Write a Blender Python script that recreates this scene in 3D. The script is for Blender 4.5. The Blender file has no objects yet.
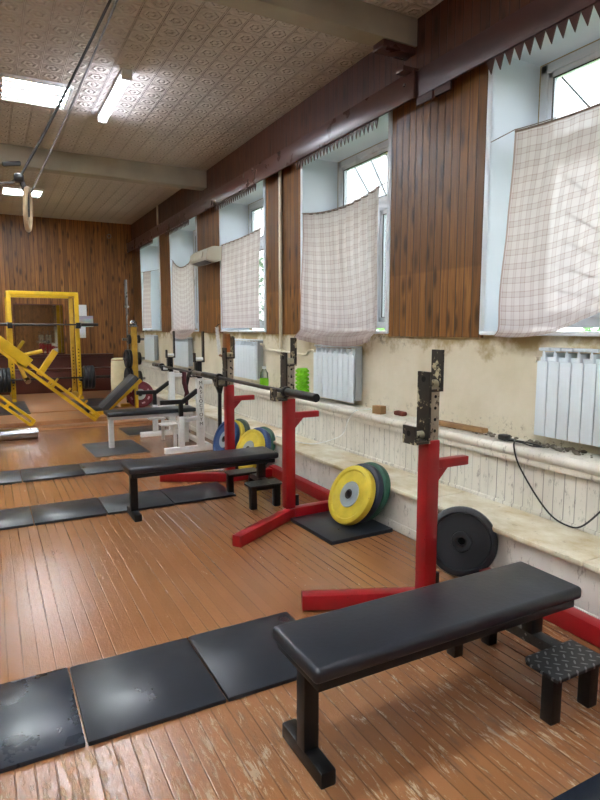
import bpy, bmesh, math, random
from mathutils import Vector, Matrix, noise
random.seed(7)
S = bpy.context.scene
COL = S.collection
R = math.radians
PI = math.pi

# ------------------------------------------------------------------ materials
def lin(c):
    return tuple(((v/255)/12.92 if v/255 <= .04045 else ((v/255+.055)/1.055)**2.4) for v in c)
def rgba(c):
    return (*lin(c), 1)

class NT:
    """small node-tree helper"""
    def __init__(s, name):
        s.m = bpy.data.materials.new(name); s.m.use_nodes = True
        s.t = s.m.node_tree; s.t.nodes.clear()
        s.out = s.t.nodes.new('ShaderNodeOutputMaterial')
        s.b = s.t.nodes.new('ShaderNodeBsdfPrincipled')
        s.t.links.new(s.b.outputs[0], s.out.inputs[0])
        s._tc = None
    def n(s, typ, **kw):
        x = s.t.nodes.new(typ)
        for k, v in kw.items():
            setattr(x, k, v)
        return x
    def put(s, sock, v):
        if isinstance(v, bpy.types.NodeSocket): s.t.links.new(v, sock)
        elif isinstance(v, (tuple, list)):
            sock.default_value = v if len(v) == len(sock.default_value) else (*v, 1)[:len(sock.default_value)]
        else: sock.default_value = v
    def obj(s):
        if not s._tc: s._tc = s.n('ShaderNodeTexCoord')
        return s._tc.outputs['Object']
    def uv(s):
        if not s._tc: s._tc = s.n('ShaderNodeTexCoord')
        return s._tc.outputs['UV']
    def math(s, op, a, b=0.0, c=0.0):
        x = s.n('ShaderNodeMath', operation=op)
        s.put(x.inputs[0], a); s.put(x.inputs[1], b); s.put(x.inputs[2], c)
        return x.outputs[0]
    def xyz(s, v):
        x = s.n('ShaderNodeSeparateXYZ'); s.put(x.inputs[0], v); return x.outputs
    def vec(s, a, b, c):
        x = s.n('ShaderNodeCombineXYZ'); s.put(x.inputs[0], a); s.put(x.inputs[1], b); s.put(x.inputs[2], c); return x.outputs[0]
    def scale(s, v, k):
        x = s.n('ShaderNodeVectorMath', operation='MULTIPLY'); s.put(x.inputs[0], v); s.put(x.inputs[1], k); return x.outputs[0]
    def noise(s, v, scale=5, detail=3, rough=.5, dist=0):
        x = s.n('ShaderNodeTexNoise'); s.put(x.inputs['Vector'], v)
        x.inputs['Scale'].default_value = scale; x.inputs['Detail'].default_value = detail
        x.inputs['Roughness'].default_value = rough; x.inputs['Distortion'].default_value = dist
        return x.outputs[0]
    def white(s, v):
        x = s.n('ShaderNodeTexWhiteNoise', noise_dimensions='1D'); s.put(x.inputs['W'], v); return x.outputs[0]
    def ramp(s, f, lo, hi, a=0.0, b=1.0):
        x = s.n('ShaderNodeMapRange', clamp=True); s.put(x.inputs[0], f)
        x.inputs[1].default_value = lo; x.inputs[2].default_value = hi; x.inputs[3].default_value = a; x.inputs[4].default_value = b
        return x.outputs[0]
    def mix(s, f, a, b, mode='MIX'):
        x = s.n('ShaderNodeMix', data_type='RGBA', blend_type=mode)
        s.put(x.inputs[0], f); s.put(x.inputs[6], a); s.put(x.inputs[7], b)
        return x.outputs[2]
    def bump(s, h, strength=.4, dist=.01, normal=None):
        x = s.n('ShaderNodeBump'); s.put(x.inputs['Height'], h)
        x.inputs['Strength'].default_value = strength; x.inputs['Distance'].default_value = dist
        if normal is not None: s.put(x.inputs['Normal'], normal)
        return x.outputs[0]
    def set(s, color=None, rough=None, metal=None, normal=None, spec=None):
        if color is not None: s.put(s.b.inputs['Base Color'], color)
        if rough is not None: s.put(s.b.inputs['Roughness'], rough)
        if metal is not None: s.put(s.b.inputs['Metallic'], metal)
        if normal is not None: s.put(s.b.inputs['Normal'], normal)
        if spec is not None: s.put(s.b.inputs['Specular IOR Level'], spec)
        return s.m

def plain(name, c, rough=.5, metal=0., var=.15, scale=14, bump=0.0, spec=.5, chips=None):
    """a colour with a little procedural mottling; chips = (colour, threshold) worn spots"""
    t = NT(name); c = lin(c)
    f = t.noise(t.obj(), scale, 4)
    lo = tuple(v*(1-var) for v in c); hi = tuple(min(1, v*(1+var)) for v in c)
    col = t.mix(t.ramp(f, .3, .7), (*lo, 1), (*hi, 1))
    if chips:
        g = t.noise(t.obj(), chips[2] if len(chips) > 2 else 40, 5, .7)
        col = t.mix(t.ramp(g, chips[1], chips[1]+.04), col, rgba(chips[0]))
    nrm = t.bump(t.noise(t.obj(), scale*6, 4), bump, .004) if bump else None
    return t.set(col, t.ramp(f, .2, .8, max(.03, rough-.07), rough+.07), metal, nrm, spec)

def floor_mat():
    t = NT('painted_floor_boards'); o = t.obj(); x, y, z = t.xyz(o)
    wob = t.math('MULTIPLY', t.math('SUBTRACT', t.noise(t.scale(o, (3, .6, 0)), 1, 2), .5), .02)
    bx = t.math('DIVIDE', t.math('ADD', x, wob), .066)
    fr = t.math('FRACT', bx); idn = t.math('FLOOR', bx)
    edge = t.math('ABSOLUTE', t.math('SUBTRACT', fr, .5))
    seam = t.ramp(edge, .44, .495)
    rnd = t.white(idn)
    big = t.noise(o, .9, 3)
    gr = t.noise(t.scale(o, (60, 3.2, 1)), 1, 5, .6)
    fine = t.noise(t.scale(o, (70, 38, 1)), 1, 4, .65)
    base = t.mix(rnd, rgba((136, 91, 57)), rgba((148, 101, 66)))
    base = t.mix(t.ramp(big, .4, .7), base, rgba((134, 86, 53)))
    # worn streaks down to the pale wood, strongest on the trodden strip by the benches
    near = t.math('MULTIPLY', t.ramp(y, 2.0, 2.6, 1, 0), t.ramp(x, -.5, .4, .8, 1))
    patch = t.ramp(t.noise(t.scale(o, (1.3, .9, 1)), 1.5, 3), .42, .66)
    wear = t.noise(t.scale(o, (36, 6.5, 1)), 1, 7, .78, .4)
    amt = t.math('ADD', t.math('MULTIPLY', near, .11), t.math('SUBTRACT', t.math('MULTIPLY', patch, .085), .055))
    wf = t.math('MULTIPLY', t.ramp(t.math('ADD', wear, amt), .62, .70), .72)
    grey = t.mix(t.noise(o, 5, 3), rgba((150, 116, 92)), rgba((192, 168, 130)))
    base = t.mix(wf, base, grey)
    dirt = t.noise(t.scale(o, (24, 4.0, 1)), 1, 6, .75)
    df = t.math('MULTIPLY', t.ramp(t.math('ADD', dirt, t.math('SUBTRACT', t.math('MULTIPLY', near, .11), .035)), .60, .72), .5)
    base = t.mix(df, base, rgba((98, 76, 62)))
    sv = t.ramp(t.noise(t.scale(o, (7, .9, 1)), 1, 4, .6), .38, .64, .12, 1)
    sv = t.math('MAXIMUM', sv, t.math('MULTIPLY', near, .85))
    seamn = t.math('MULTIPLY', seam, sv)
    base = t.mix(t.math('MULTIPLY', seamn, .7), base, rgba((66, 46, 36)))
    h = t.math('ADD', t.math('MULTIPLY', gr, .3), t.math('MULTIPLY', fine, .55))
    h = t.math('SUBTRACT', t.math('ADD', h, t.math('MULTIPLY', t.noise(t.scale(o, (16, 3, 1)), 1, 3), .5)), t.math('ADD', t.math('MULTIPLY', seamn, .8), t.math('MULTIPLY', wf, .5)))
    nr = t.bump(h, .55, .005)
    rg = t.math('ADD', t.ramp(gr, .3, .7, .08, .22), t.math('MULTIPLY', wf, .25))
    return t.set(base, rg, 0, nr, .5)

def wood_mat(name, axis, c1, c2, dark, pitch=.088, rough=.42, split=None):
    t = NT(name); o = t.obj(); x, y, z = t.xyz(o)
    a = y if axis == 'Y' else x
    b = t.math('DIVIDE', a, pitch); fr = t.math('FRACT', b); idn = t.math('FLOOR', b)
    edge = t.math('ABSOLUTE', t.math('SUBTRACT', fr, .5))
    groove = t.ramp(edge, .43, .485)
    rnd = t.white(idn)
    sx = 30 if axis == 'X' else 30
    v = t.vec(t.math('MULTIPLY', a, 34), t.math('MULTIPLY', rnd, 37), t.math('MULTIPLY', z, 1.7))
    g = t.noise(v, 1, 5, .6, .6)
    col = t.mix(t.ramp(g, .3, .72), rgba(c1), rgba(c2))
    col = t.mix(t.math('MULTIPLY', rnd, .55), col, rgba(tuple(k*.62 for k in c1)))
    vo = t.n('ShaderNodeTexVoronoi')
    t.put(vo.inputs['Vector'], t.vec(t.math('MULTIPLY', a, 9.5), t.math('MULTIPLY', rnd, 91), t.math('MULTIPLY', z, 2.9)))
    vo.inputs['Scale'].default_value = 1
    knot = t.ramp(vo.outputs['Distance'], .13, .34, 1, 0)
    col = t.mix(t.math('MULTIPLY', knot, .8), col, rgba(dark))
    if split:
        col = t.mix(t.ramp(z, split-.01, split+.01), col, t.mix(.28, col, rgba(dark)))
    col = t.mix(t.math('MULTIPLY', groove, .85), col, rgba((20, 12, 8)))
    nr = t.bump(t.math('SUBTRACT', t.math('MULTIPLY', g, .15), groove), .5, .006)
    return t.set(col, t.ramp(g, .3, .7, rough-.1, rough+.1), 0, nr, .4)

def ceiling_mat():
    t = NT('embossed_ceiling_tile'); o = t.obj(); x, y, z = t.xyz(o)
    p = .205
    fx = t.math('SUBTRACT', t.math('FRACT', t.math('DIVIDE', x, p)), .5)
    fy = t.math('SUBTRACT', t.math('FRACT', t.math('DIVIDE', y, p)), .5)
    r = t.math('SQRT', t.math('ADD', t.math('MULTIPLY', fx, fx), t.math('MULTIPLY', fy, fy)))
    ang = t.math('ARCTAN2', fy, fx)
    wavy = t.math('ADD', r, t.math('MULTIPLY', t.math('SINE', t.math('MULTIPLY', ang, 6)), .02))
    ring = t.ramp(t.math('ABSOLUTE', t.math('SUBTRACT', wavy, .27)), .03, .085, 1, 0)
    dot = t.ramp(r, .05, .13, 1, 0)
    corner = t.ramp(t.math('SUBTRACT', .70, r), .06, .16, 1, 0)
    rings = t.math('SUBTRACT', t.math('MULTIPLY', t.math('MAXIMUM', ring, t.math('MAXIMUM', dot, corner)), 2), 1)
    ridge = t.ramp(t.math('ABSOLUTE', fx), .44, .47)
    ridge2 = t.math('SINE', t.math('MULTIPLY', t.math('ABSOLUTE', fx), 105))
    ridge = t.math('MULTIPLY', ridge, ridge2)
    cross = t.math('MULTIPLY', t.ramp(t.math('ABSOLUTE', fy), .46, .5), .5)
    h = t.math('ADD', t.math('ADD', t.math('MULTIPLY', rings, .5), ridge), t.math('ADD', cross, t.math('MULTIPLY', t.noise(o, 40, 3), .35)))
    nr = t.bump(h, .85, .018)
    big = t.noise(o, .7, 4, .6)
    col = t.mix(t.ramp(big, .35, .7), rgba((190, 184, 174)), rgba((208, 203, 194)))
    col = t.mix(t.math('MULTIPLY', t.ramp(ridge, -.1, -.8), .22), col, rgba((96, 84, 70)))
    col = t.mix(t.math('MULTIPLY', t.ramp(rings, .3, -.9), .12), col, rgba((124, 112, 96)))  # recesses of the relief darkened: their shade put into the colour
    return t.set(col, .75, 0, nr, .2)

def plaster_mat():
    t = NT('stained_cream_plaster'); o = t.obj(); x, y, z = t.xyz(o)
    f = t.noise(o, 2.2, 4, .6)
    col = t.mix(t.ramp(f, .3, .7), rgba((206, 197, 172)), rgba((220, 212, 192)))
    hi = t.ramp(z, 1.22, 1.5)
    st = t.ramp(t.math('ADD', t.noise(t.scale(o, (1, 2.2, 2.2)), 1.3, 5, .65), t.math('MULTIPLY', hi, .32)), .66, .8)
    col = t.mix(t.math('MULTIPLY', st, .8), col, rgba((150, 128, 76)))
    mould = t.math('MULTIPLY', t.ramp(t.noise(o, 9, 6, .75), .55, .66), t.ramp(z, 1.36, 1.46))
    my = t.math('ABSOLUTE', t.math('SUBTRACT', y, 4.45))
    mould = t.math('MULTIPLY', mould, t.ramp(my, .2, .5, 1, .12))
    col = t.mix(mould, col, rgba((62, 54, 42)))
    dirt = t.math('MULTIPLY', t.ramp(t.noise(o, 26, 5, .7), .57, .66), t.ramp(z, .95, .79))
    col = t.mix(t.math('MULTIPLY', dirt, .7), col, rgba((104, 92, 76)))
    return t.set(col, .8, 0, t.bump(t.noise(o, 18, 5), .25, .01), .2)

def white_board_mat(name, grooves, c=(222, 217, 206), dirtc=(92, 86, 78), pitch=.078):
    t = NT(name); o = t.obj(); x, y, z = t.xyz(o)
    f = t.noise(t.scale(o, (3, 3, 1)), 2, 4)
    col = t.mix(t.ramp(f, .3, .7), rgba(tuple(k*.93 for k in c)), rgba(c))
    d = t.noise(t.scale(o, (26, 26, 9)), 1, 6, .75)
    col = t.mix(t.math('MULTIPLY', t.ramp(d, .56, .66), .6), col, rgba(dirtc))
    h = t.math('MULTIPLY', d, -.2)
    if grooves:
        b = t.math('DIVIDE', y, pitch)
        edge = t.math('ABSOLUTE', t.math('SUBTRACT', t.math('FRACT', b), .5))
        gr = t.ramp(edge, .44, .49)
        vis = t.ramp(t.white(t.math('FLOOR', t.math('ADD', b, .5))), 0, 1, .25, 1)
        col = t.mix(t.math('MULTIPLY', gr, t.math('MULTIPLY', vis, .9)), col, rgba((58, 52, 46)))
        e2 = t.math('ABSOLUTE', t.math('SUBTRACT', t.math('FRACT', t.math('MULTIPLY', b, 3)), .5))
        h = t.math('SUBTRACT', h, t.math('ADD', gr, t.math('MULTIPLY', t.ramp(e2, .40, .49), .35)))
    return t.set(col, .55, 0, t.bump(h, .45, .006), .35)

def ledge_mat():
    t = NT('worn_cream_ledge'); o = t.obj()
    f = t.noise(t.scale(o, (2.4, 1.6, 1)), 1.6, 5, .65)
    col = t.mix(t.ramp(f, .35, .65), rgba((226, 220, 204)), rgba((190, 172, 134)))
    d = t.noise(t.scale(o, (14, 14, 14)), 1, 6, .75)
    col = t.mix(t.math('MULTIPLY', t.ramp(d, .6, .7), .5), col, rgba((120, 104, 82)))
    return t.set(col, .5, 0, t.bump(d, .2, .005), .4)

def rubber_mat(name, c=(30, 34, 42), shiny=.32):
    t = NT(name); o = t.obj()
    f = t.noise(o, 3.2, 5, .6); g = t.noise(o, 90, 2)
    c = lin(c)
    col = t.mix(t.ramp(f, .3, .75), (*[v*.85 for v in c], 1), (*[v*1.2 for v in c], 1))
    sp = t.noise(o, 26, 6, .8)
    col = t.mix(t.math('MULTIPLY', t.ramp(sp, .71, .77), .18), col, rgba((120, 112, 104)))
    return t.set(col, t.ramp(f, .3, .7, shiny-.05, shiny+.09), 0, t.bump(t.noise(o, 2.6, 2, .4), .35, .02), .5)

def diamond_plate_mat():
    t = NT('checker_plate_steel'); o = t.obj(); x, y, z = t.xyz(o)
    p = .05
    def bar(ox, oy, sgn):
        u = t.math('SUBTRACT', t.math('FRACT', t.math('ADD', t.math('DIVIDE', x, p), ox)), .5)
        v = t.math('SUBTRACT', t.math('FRACT', t.math('ADD', t.math('DIVIDE', y, p), oy)), .5)
        a = t.math('MULTIPLY', t.math('ADD', u, t.math('MULTIPLY', v, sgn)), .707)
        b = t.math('MULTIPLY', t.math('SUBTRACT', v, t.math('MULTIPLY', u, sgn)), .707)
        d = t.math('ADD', t.math('MULTIPLY', t.math('MULTIPLY', a, a), 11), t.math('MULTIPLY', t.math('MULTIPLY', b, b), 130))
        return t.ramp(d, .7, 1.1, 1, 0)
    m = t.math('MAXIMUM', bar(0, 0, 1), bar(.5, .5, -1))
    col = t.mix(m, rgba((36, 37, 40)), rgba((132, 132, 134)))
    return t.set(col, t.ramp(m, 0, 1, .45, .28), t.ramp(m, 0, 1, .3, .9), t.bump(m, .6, .004), .5)

def curtain_mat():
    t = NT('plaid_gauze'); u, v, _ = t.xyz(t.uv())
    def band(a):
        f = t.math('FRACT', t.math('DIVIDE', a, .095))
        d = t.math('ABSOLUTE', t.math('SUBTRACT', f, .5))
        fill = t.math('MULTIPLY', t.ramp(d, .18, .2, 1, 0), .22)
        line = t.math('MULTIPLY', t.ramp(t.math('ABSOLUTE', t.math('SUBTRACT', d, .19)), .025, .045, 1, 0), .62)
        return t.math('MAXIMUM', fill, line)
    b = t.math('MULTIPLY', t.math('ADD', band(u), band(v)), .50)
    hem = t.ramp(t.math('MINIMUM', v, t.math('MINIMUM', u, 1.0)), .012, .02, .6, 0)
    b = t.math('MAXIMUM', b, hem)
    col = t.mix(b, rgba((206, 195, 191)), rgba((132, 96, 80)))
    dif = t.n('ShaderNodeBsdfDiffuse'); t.put(dif.inputs[0], col)
    tl = t.n('ShaderNodeBsdfTranslucent'); t.put(tl.inputs[0], col)
    tr = t.n('ShaderNodeBsdfTransparent'); t.put(tr.inputs[0], t.mix(b, (1, 1, 1, 1), rgba((214, 190, 170))))
    m1 = t.n('ShaderNodeMixShader'); m1.inputs[0].default_value = .55
    t.t.links.new(dif.outputs[0], m1.inputs[1]); t.t.links.new(tl.outputs[0], m1.inputs[2])
    m2 = t.n('ShaderNodeMixShader'); t.put(m2.inputs[0], t.ramp(b, 0, 1, .045, .015))
    t.t.links.new(m1.outputs[0], m2.inputs[1]); t.t.links.new(tr.outputs[0], m2.inputs[2])
    t.t.links.new(m2.outputs[0], t.out.inputs[0]); t.t.nodes.remove(t.b)
    return t.m

def glass_mat(name, tint=(1, 1, 1), gloss=.08):
    t = NT(name)
    tr = t.n('ShaderNodeBsdfTransparent'); tr.inputs[0].default_value = (*tint, 1)
    gl = t.n('ShaderNodeBsdfGlossy'); gl.inputs['Roughness'].default_value = .02
    fr = t.n('ShaderNodeFresnel'); fr.inputs[0].default_value = 1.45
    m = t.n('ShaderNodeMixShader'); t.put(m.inputs[0], t.math('MULTIPLY', fr.outputs[0], .8))
    t.t.links.new(tr.outputs[0], m.inputs[1]); t.t.links.new(gl.outputs[0], m.inputs[2])
    t.t.links.new(m.outputs[0], t.out.inputs[0]); t.t.nodes.remove(t.b)
    return t.m

def emit_mat(name, c, k, stripes=False):
    t = NT(name); col = (*c, 1)
    t.b.inputs['Base Color'].default_value = (.9, .9, .9, 1)
    t.put(t.b.inputs['Emission Color'], col)
    st = k
    if stripes:
        x, y, z = t.xyz(t.obj())
        w = t.math('SINE', t.math('MULTIPLY', y, 2*PI/.16))
        st = t.ramp(w, .2, .5, .22, k)
    t.put(t.b.inputs['Emission Strength'], st)
    return t.m

def poster_mat():
    t = NT('printed_colour_poster'); o = t.obj()
    n = t.n('ShaderNodeTexNoise'); t.put(n.inputs['Vector'], t.scale(o, (3, 3, 5))); n.inputs['Scale'].default_value = 1.6
    hs = t.n('ShaderNodeHueSaturation'); hs.inputs['Saturation'].default_value = 1.2; t.put(hs.inputs['Color'], n.outputs[1])
    x, y, z = t.xyz(o)
    col = t.mix(t.ramp(z, 1.80, 1.86), hs.outputs[0], rgba((176, 168, 190)))
    return t.set(t.mix(.35, col, rgba((110, 130, 150))), .5)

def paper_mat():
    t = NT('printed_paper'); x, y, z = t.xyz(t.obj())
    g = t.noise(t.vec(t.math('MULTIPLY', x, 30), 0, t.math('MULTIPLY', z, 60)), 1, 3)
    return t.set(t.mix(t.ramp(g, .55, .7, 0, .35), rgba((222, 226, 232)), rgba((120, 130, 150))), .6)

def leaf_mat(name, a, b):
    t = NT(name); f = t.noise(t.obj(), 2.5, 3)
    return t.set(t.mix(t.ramp(f, .3, .7), rgba(a), rgba(b)), .6)

M = {}
M['floor'] = floor_mat()
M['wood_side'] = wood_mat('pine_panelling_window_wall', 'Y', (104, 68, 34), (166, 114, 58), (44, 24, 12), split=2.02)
M['wood_upper'] = wood_mat('shaded_maroon_pine', 'Y', (72, 44, 32), (98, 60, 42), (30, 17, 13))  # maroon-brown pine, with the shade above the cornice in its colour
M['wood_back'] = wood_mat('pine_panelling_back_wall', 'X', (116, 72, 36), (172, 116, 58), (54, 30, 16))
M['cornice'] = plain('brown_varnished_board', (62, 36, 32), .42, 0, .2, 6)
M['cornice_far'] = plain('red_brown_board_with_sheen', (76, 48, 40), .3, 0, .2, 6)  # lighter than the near board: reflected sheen put into the base colour
M['maroon'] = plain('maroon_brown_panel', (78, 34, 26), .4, 0, .2, 5)
M['plank'] = plain('varnished_platform_board', (168, 120, 82), .35, 0, .18, 4)
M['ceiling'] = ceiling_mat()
M['beam'] = plain('dusty_cream_beam', (160, 152, 132), .6, 0, .12, 3)
M['plaster'] = plaster_mat()
M['tg_white'] = white_board_mat('white_tongue_and_groove', True)
M['white_plinth'] = white_board_mat('white_painted_plinth', False, (214, 210, 202))
M['cap'] = white_board_mat('white_moulding', False, (224, 218, 206), (120, 112, 100))
M['ledge'] = ledge_mat()
M['wall_plain'] = plain('cream_wall_paint', (196, 184, 160), .7, 0, .08, 2)
M['pvc'] = plain('white_pvc', (226, 232, 238), .3, 0, .03, 3)
M['reveal'] = plain('white_reveal_panel', (212, 222, 230), .4, 0, .04, 2)
M['glass'] = glass_mat('window_glass')
M['mirror'] = NT('mirror_silver').set((.62, .66, .66, 1), .03, 1.0)
M['grille'] = plain('dark_iron', (60, 64, 66), .5, .6)
M['curtain'] = curtain_mat()
M['string'] = plain('thin_cord', (120, 104, 92), .7)
M['rad'] = plain('white_enamel', (216, 226, 232), .5, 0, .02, 4, 0, .25)
M['rad_side'] = plain('grey_enamel', (150, 156, 158), .4, 0, .05, 6)
M['pipe'] = plain('cream_painted_pipe', (206, 198, 176), .45, 0, .1, 6)
M['ac'] = plain('grey_beige_plastic', (176, 170, 152), .45, 0, .06, 6)
M['black_vinyl'] = plain('black_vinyl', (26, 29, 37), .34, 0, .25, 8, .15, .55)
M['grey_vinyl'] = plain('worn_grey_vinyl', (52, 55, 60), .45, 0, .15, 8, .1)
M['black_metal'] = plain('black_enamel_steel', (20, 20, 22), .38, .3, .3, 20, 0, .5, ((112, 104, 98), .71, 30))
M['scuffed'] = plain('scuffed_dark_steel', (58, 58, 60), .4, .5, .3, 20, 0, .5, ((150, 148, 144), .62, 30))
M['red'] = plain('red_enamel_steel', (148, 19, 27), .35, .1, .18, 6, 0, .5, ((70, 22, 22), .66, 34))
M['hook_dark'] = plain('worn_dark_hook', (52, 48, 44), .45, .5, .25, 16, 0, .5, ((186, 176, 146), .55, 11))
M['hook_pale'] = plain('worn_pale_steel', (176, 168, 142), .45, .4, .2, 20, 0, .5, ((74, 64, 50), .6, 24))
M['inner_post'] = plain('grey_brown_steel', (158, 146, 128), .5, .4, .2, 14, 0, .5, ((70, 56, 44), .58, 24))
M['hole'] = plain('dark_hole', (10, 10, 10), .9)
M['steel'] = plain('bar_steel', (120, 118, 116), .3, .9, .15, 20)
M['dark_steel'] = plain('dark_bar_steel', (62, 58, 58), .35, .8, .2, 20)
M['chrome'] = plain('polished_chrome', (150, 150, 150), .2, 1.0, .04, 6)
M['rubber'] = rubber_mat('black_rubber_mat')
M['rubber_gloss'] = rubber_mat('smooth_black_rubber_mat', (31, 37, 48), .26)
M['rubber_dry'] = rubber_mat('dusty_rubber_mat', (58, 58, 60), .5)
M['checker'] = diamond_plate_mat()
M['yellow_plate'] = plain('yellow_bumper_rubber', (206, 184, 58), .5, 0, .14, 9, .05, .4, ((150, 128, 40), .66, 14))
M['blue_plate'] = plain('blue_bumper_rubber', (26, 62, 110), .45, 0, .2, 9)
M['navy_plate'] = plain('navy_bumper_rubber', (24, 34, 54), .45, 0, .2, 9)
M['green_plate'] = plain('green_bumper_rubber', (28, 78, 60), .45, 0, .2, 9)
M['dgreen_plate'] = plain('dark_green_bumper_rubber', (38, 60, 44), .45, 0, .2, 9)
M['black_plate'] = plain('black_bumper_rubber', (22, 25, 31), .42, 0, .25, 9, .08)
M['maroon_plate'] = plain('maroon_bumper_rubber', (112, 20, 38), .42, 0, .15, 9)
M['hub_grey'] = plain('grey_steel_hub', (150, 160, 166), .45, .4, .08, 10)
M['hub_white'] = plain('pale_steel_hub', (196, 198, 196), .4, .4, .05, 10)
M['white_steel'] = plain('white_enamel_steel', (226, 228, 228), .35, 0, .05, 8, 0, .5, ((150, 146, 140), .68, 22))
M['ink'] = plain('black_ink', (24, 24, 26), .6)
M['pink_mark'] = plain('pale_print', (206, 150, 160), .6)
M['yellow'] = plain('yellow_enamel_steel', (214, 172, 36), .35, .1, .14, 6, 0, .5, ((150, 108, 20), .68, 22))
M['old_yellow'] = plain('worn_yellow_steel', (190, 150, 50), .4, .1, .2, 8, 0, .5, ((120, 90, 40), .62, 22))
M['cream_cloth'] = plain('cream_canvas', (206, 196, 160), .85, 0, .12, 6, .3)
M['lime'] = plain('lime_green_foam', (122, 200, 20), .6, 0, .12, 8)
M['clear'] = glass_mat('clear_plastic', (.9, .95, .95))
M['white_plastic'] = plain('white_plastic', (226, 228, 226), .4)
M['black_plastic'] = plain('black_plastic', (18, 18, 20), .4)
M['oldwood'] = plain('bare_old_wood', (152, 116, 74), .7, 0, .3, 8, .3)
M['brick'] = plain('broken_brick', (120, 60, 44), .9, 0, .25, 20, .4)
M['rubble'] = plain('plaster_rubble', (120, 112, 100), .9, 0, .35, 30, .4)
M['brownwood'] = plain('varnished_orange_wood', (134, 78, 34), .4, 0, .2, 8)
M['ringwood'] = plain('birch_ring_wood', (180, 160, 128), .45, 0, .15, 20)
M['strap'] = plain('dark_webbing', (44, 42, 44), .7, 0, .2, 40, .2)
M['strap_grey'] = plain('grey_webbing', (110, 106, 106), .7, 0, .2, 40, .2)
M['cloth_maroon'] = plain('maroon_webbing', (70, 18, 30), .8, 0, .2, 20)
M['panel_light'] = emit_mat('panel_diffuser', (.90, .98, 1), 54, True)
M['tube_light'] = emit_mat('fluorescent_tube', (.84, .87, 1), 40)
M['tube_cover'] = emit_mat('fluorescent_cover', (.80, .82, 1), 7)
M['poster'] = poster_mat(); M['paper'] = paper_mat()
M['leaf_a'] = leaf_mat('leaf_green', (70, 120, 44), (122, 168, 74)); M['leaf_b'] = leaf_mat('leaf_dark_green', (52, 98, 48), (96, 146, 70))
M['bark'] = plain('tree_bark', (88, 76, 62), .9, 0, .2, 10, .4)
M['grass'] = plain('rough_grass', (104, 130, 70), .9, 0, .2, 3)

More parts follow.
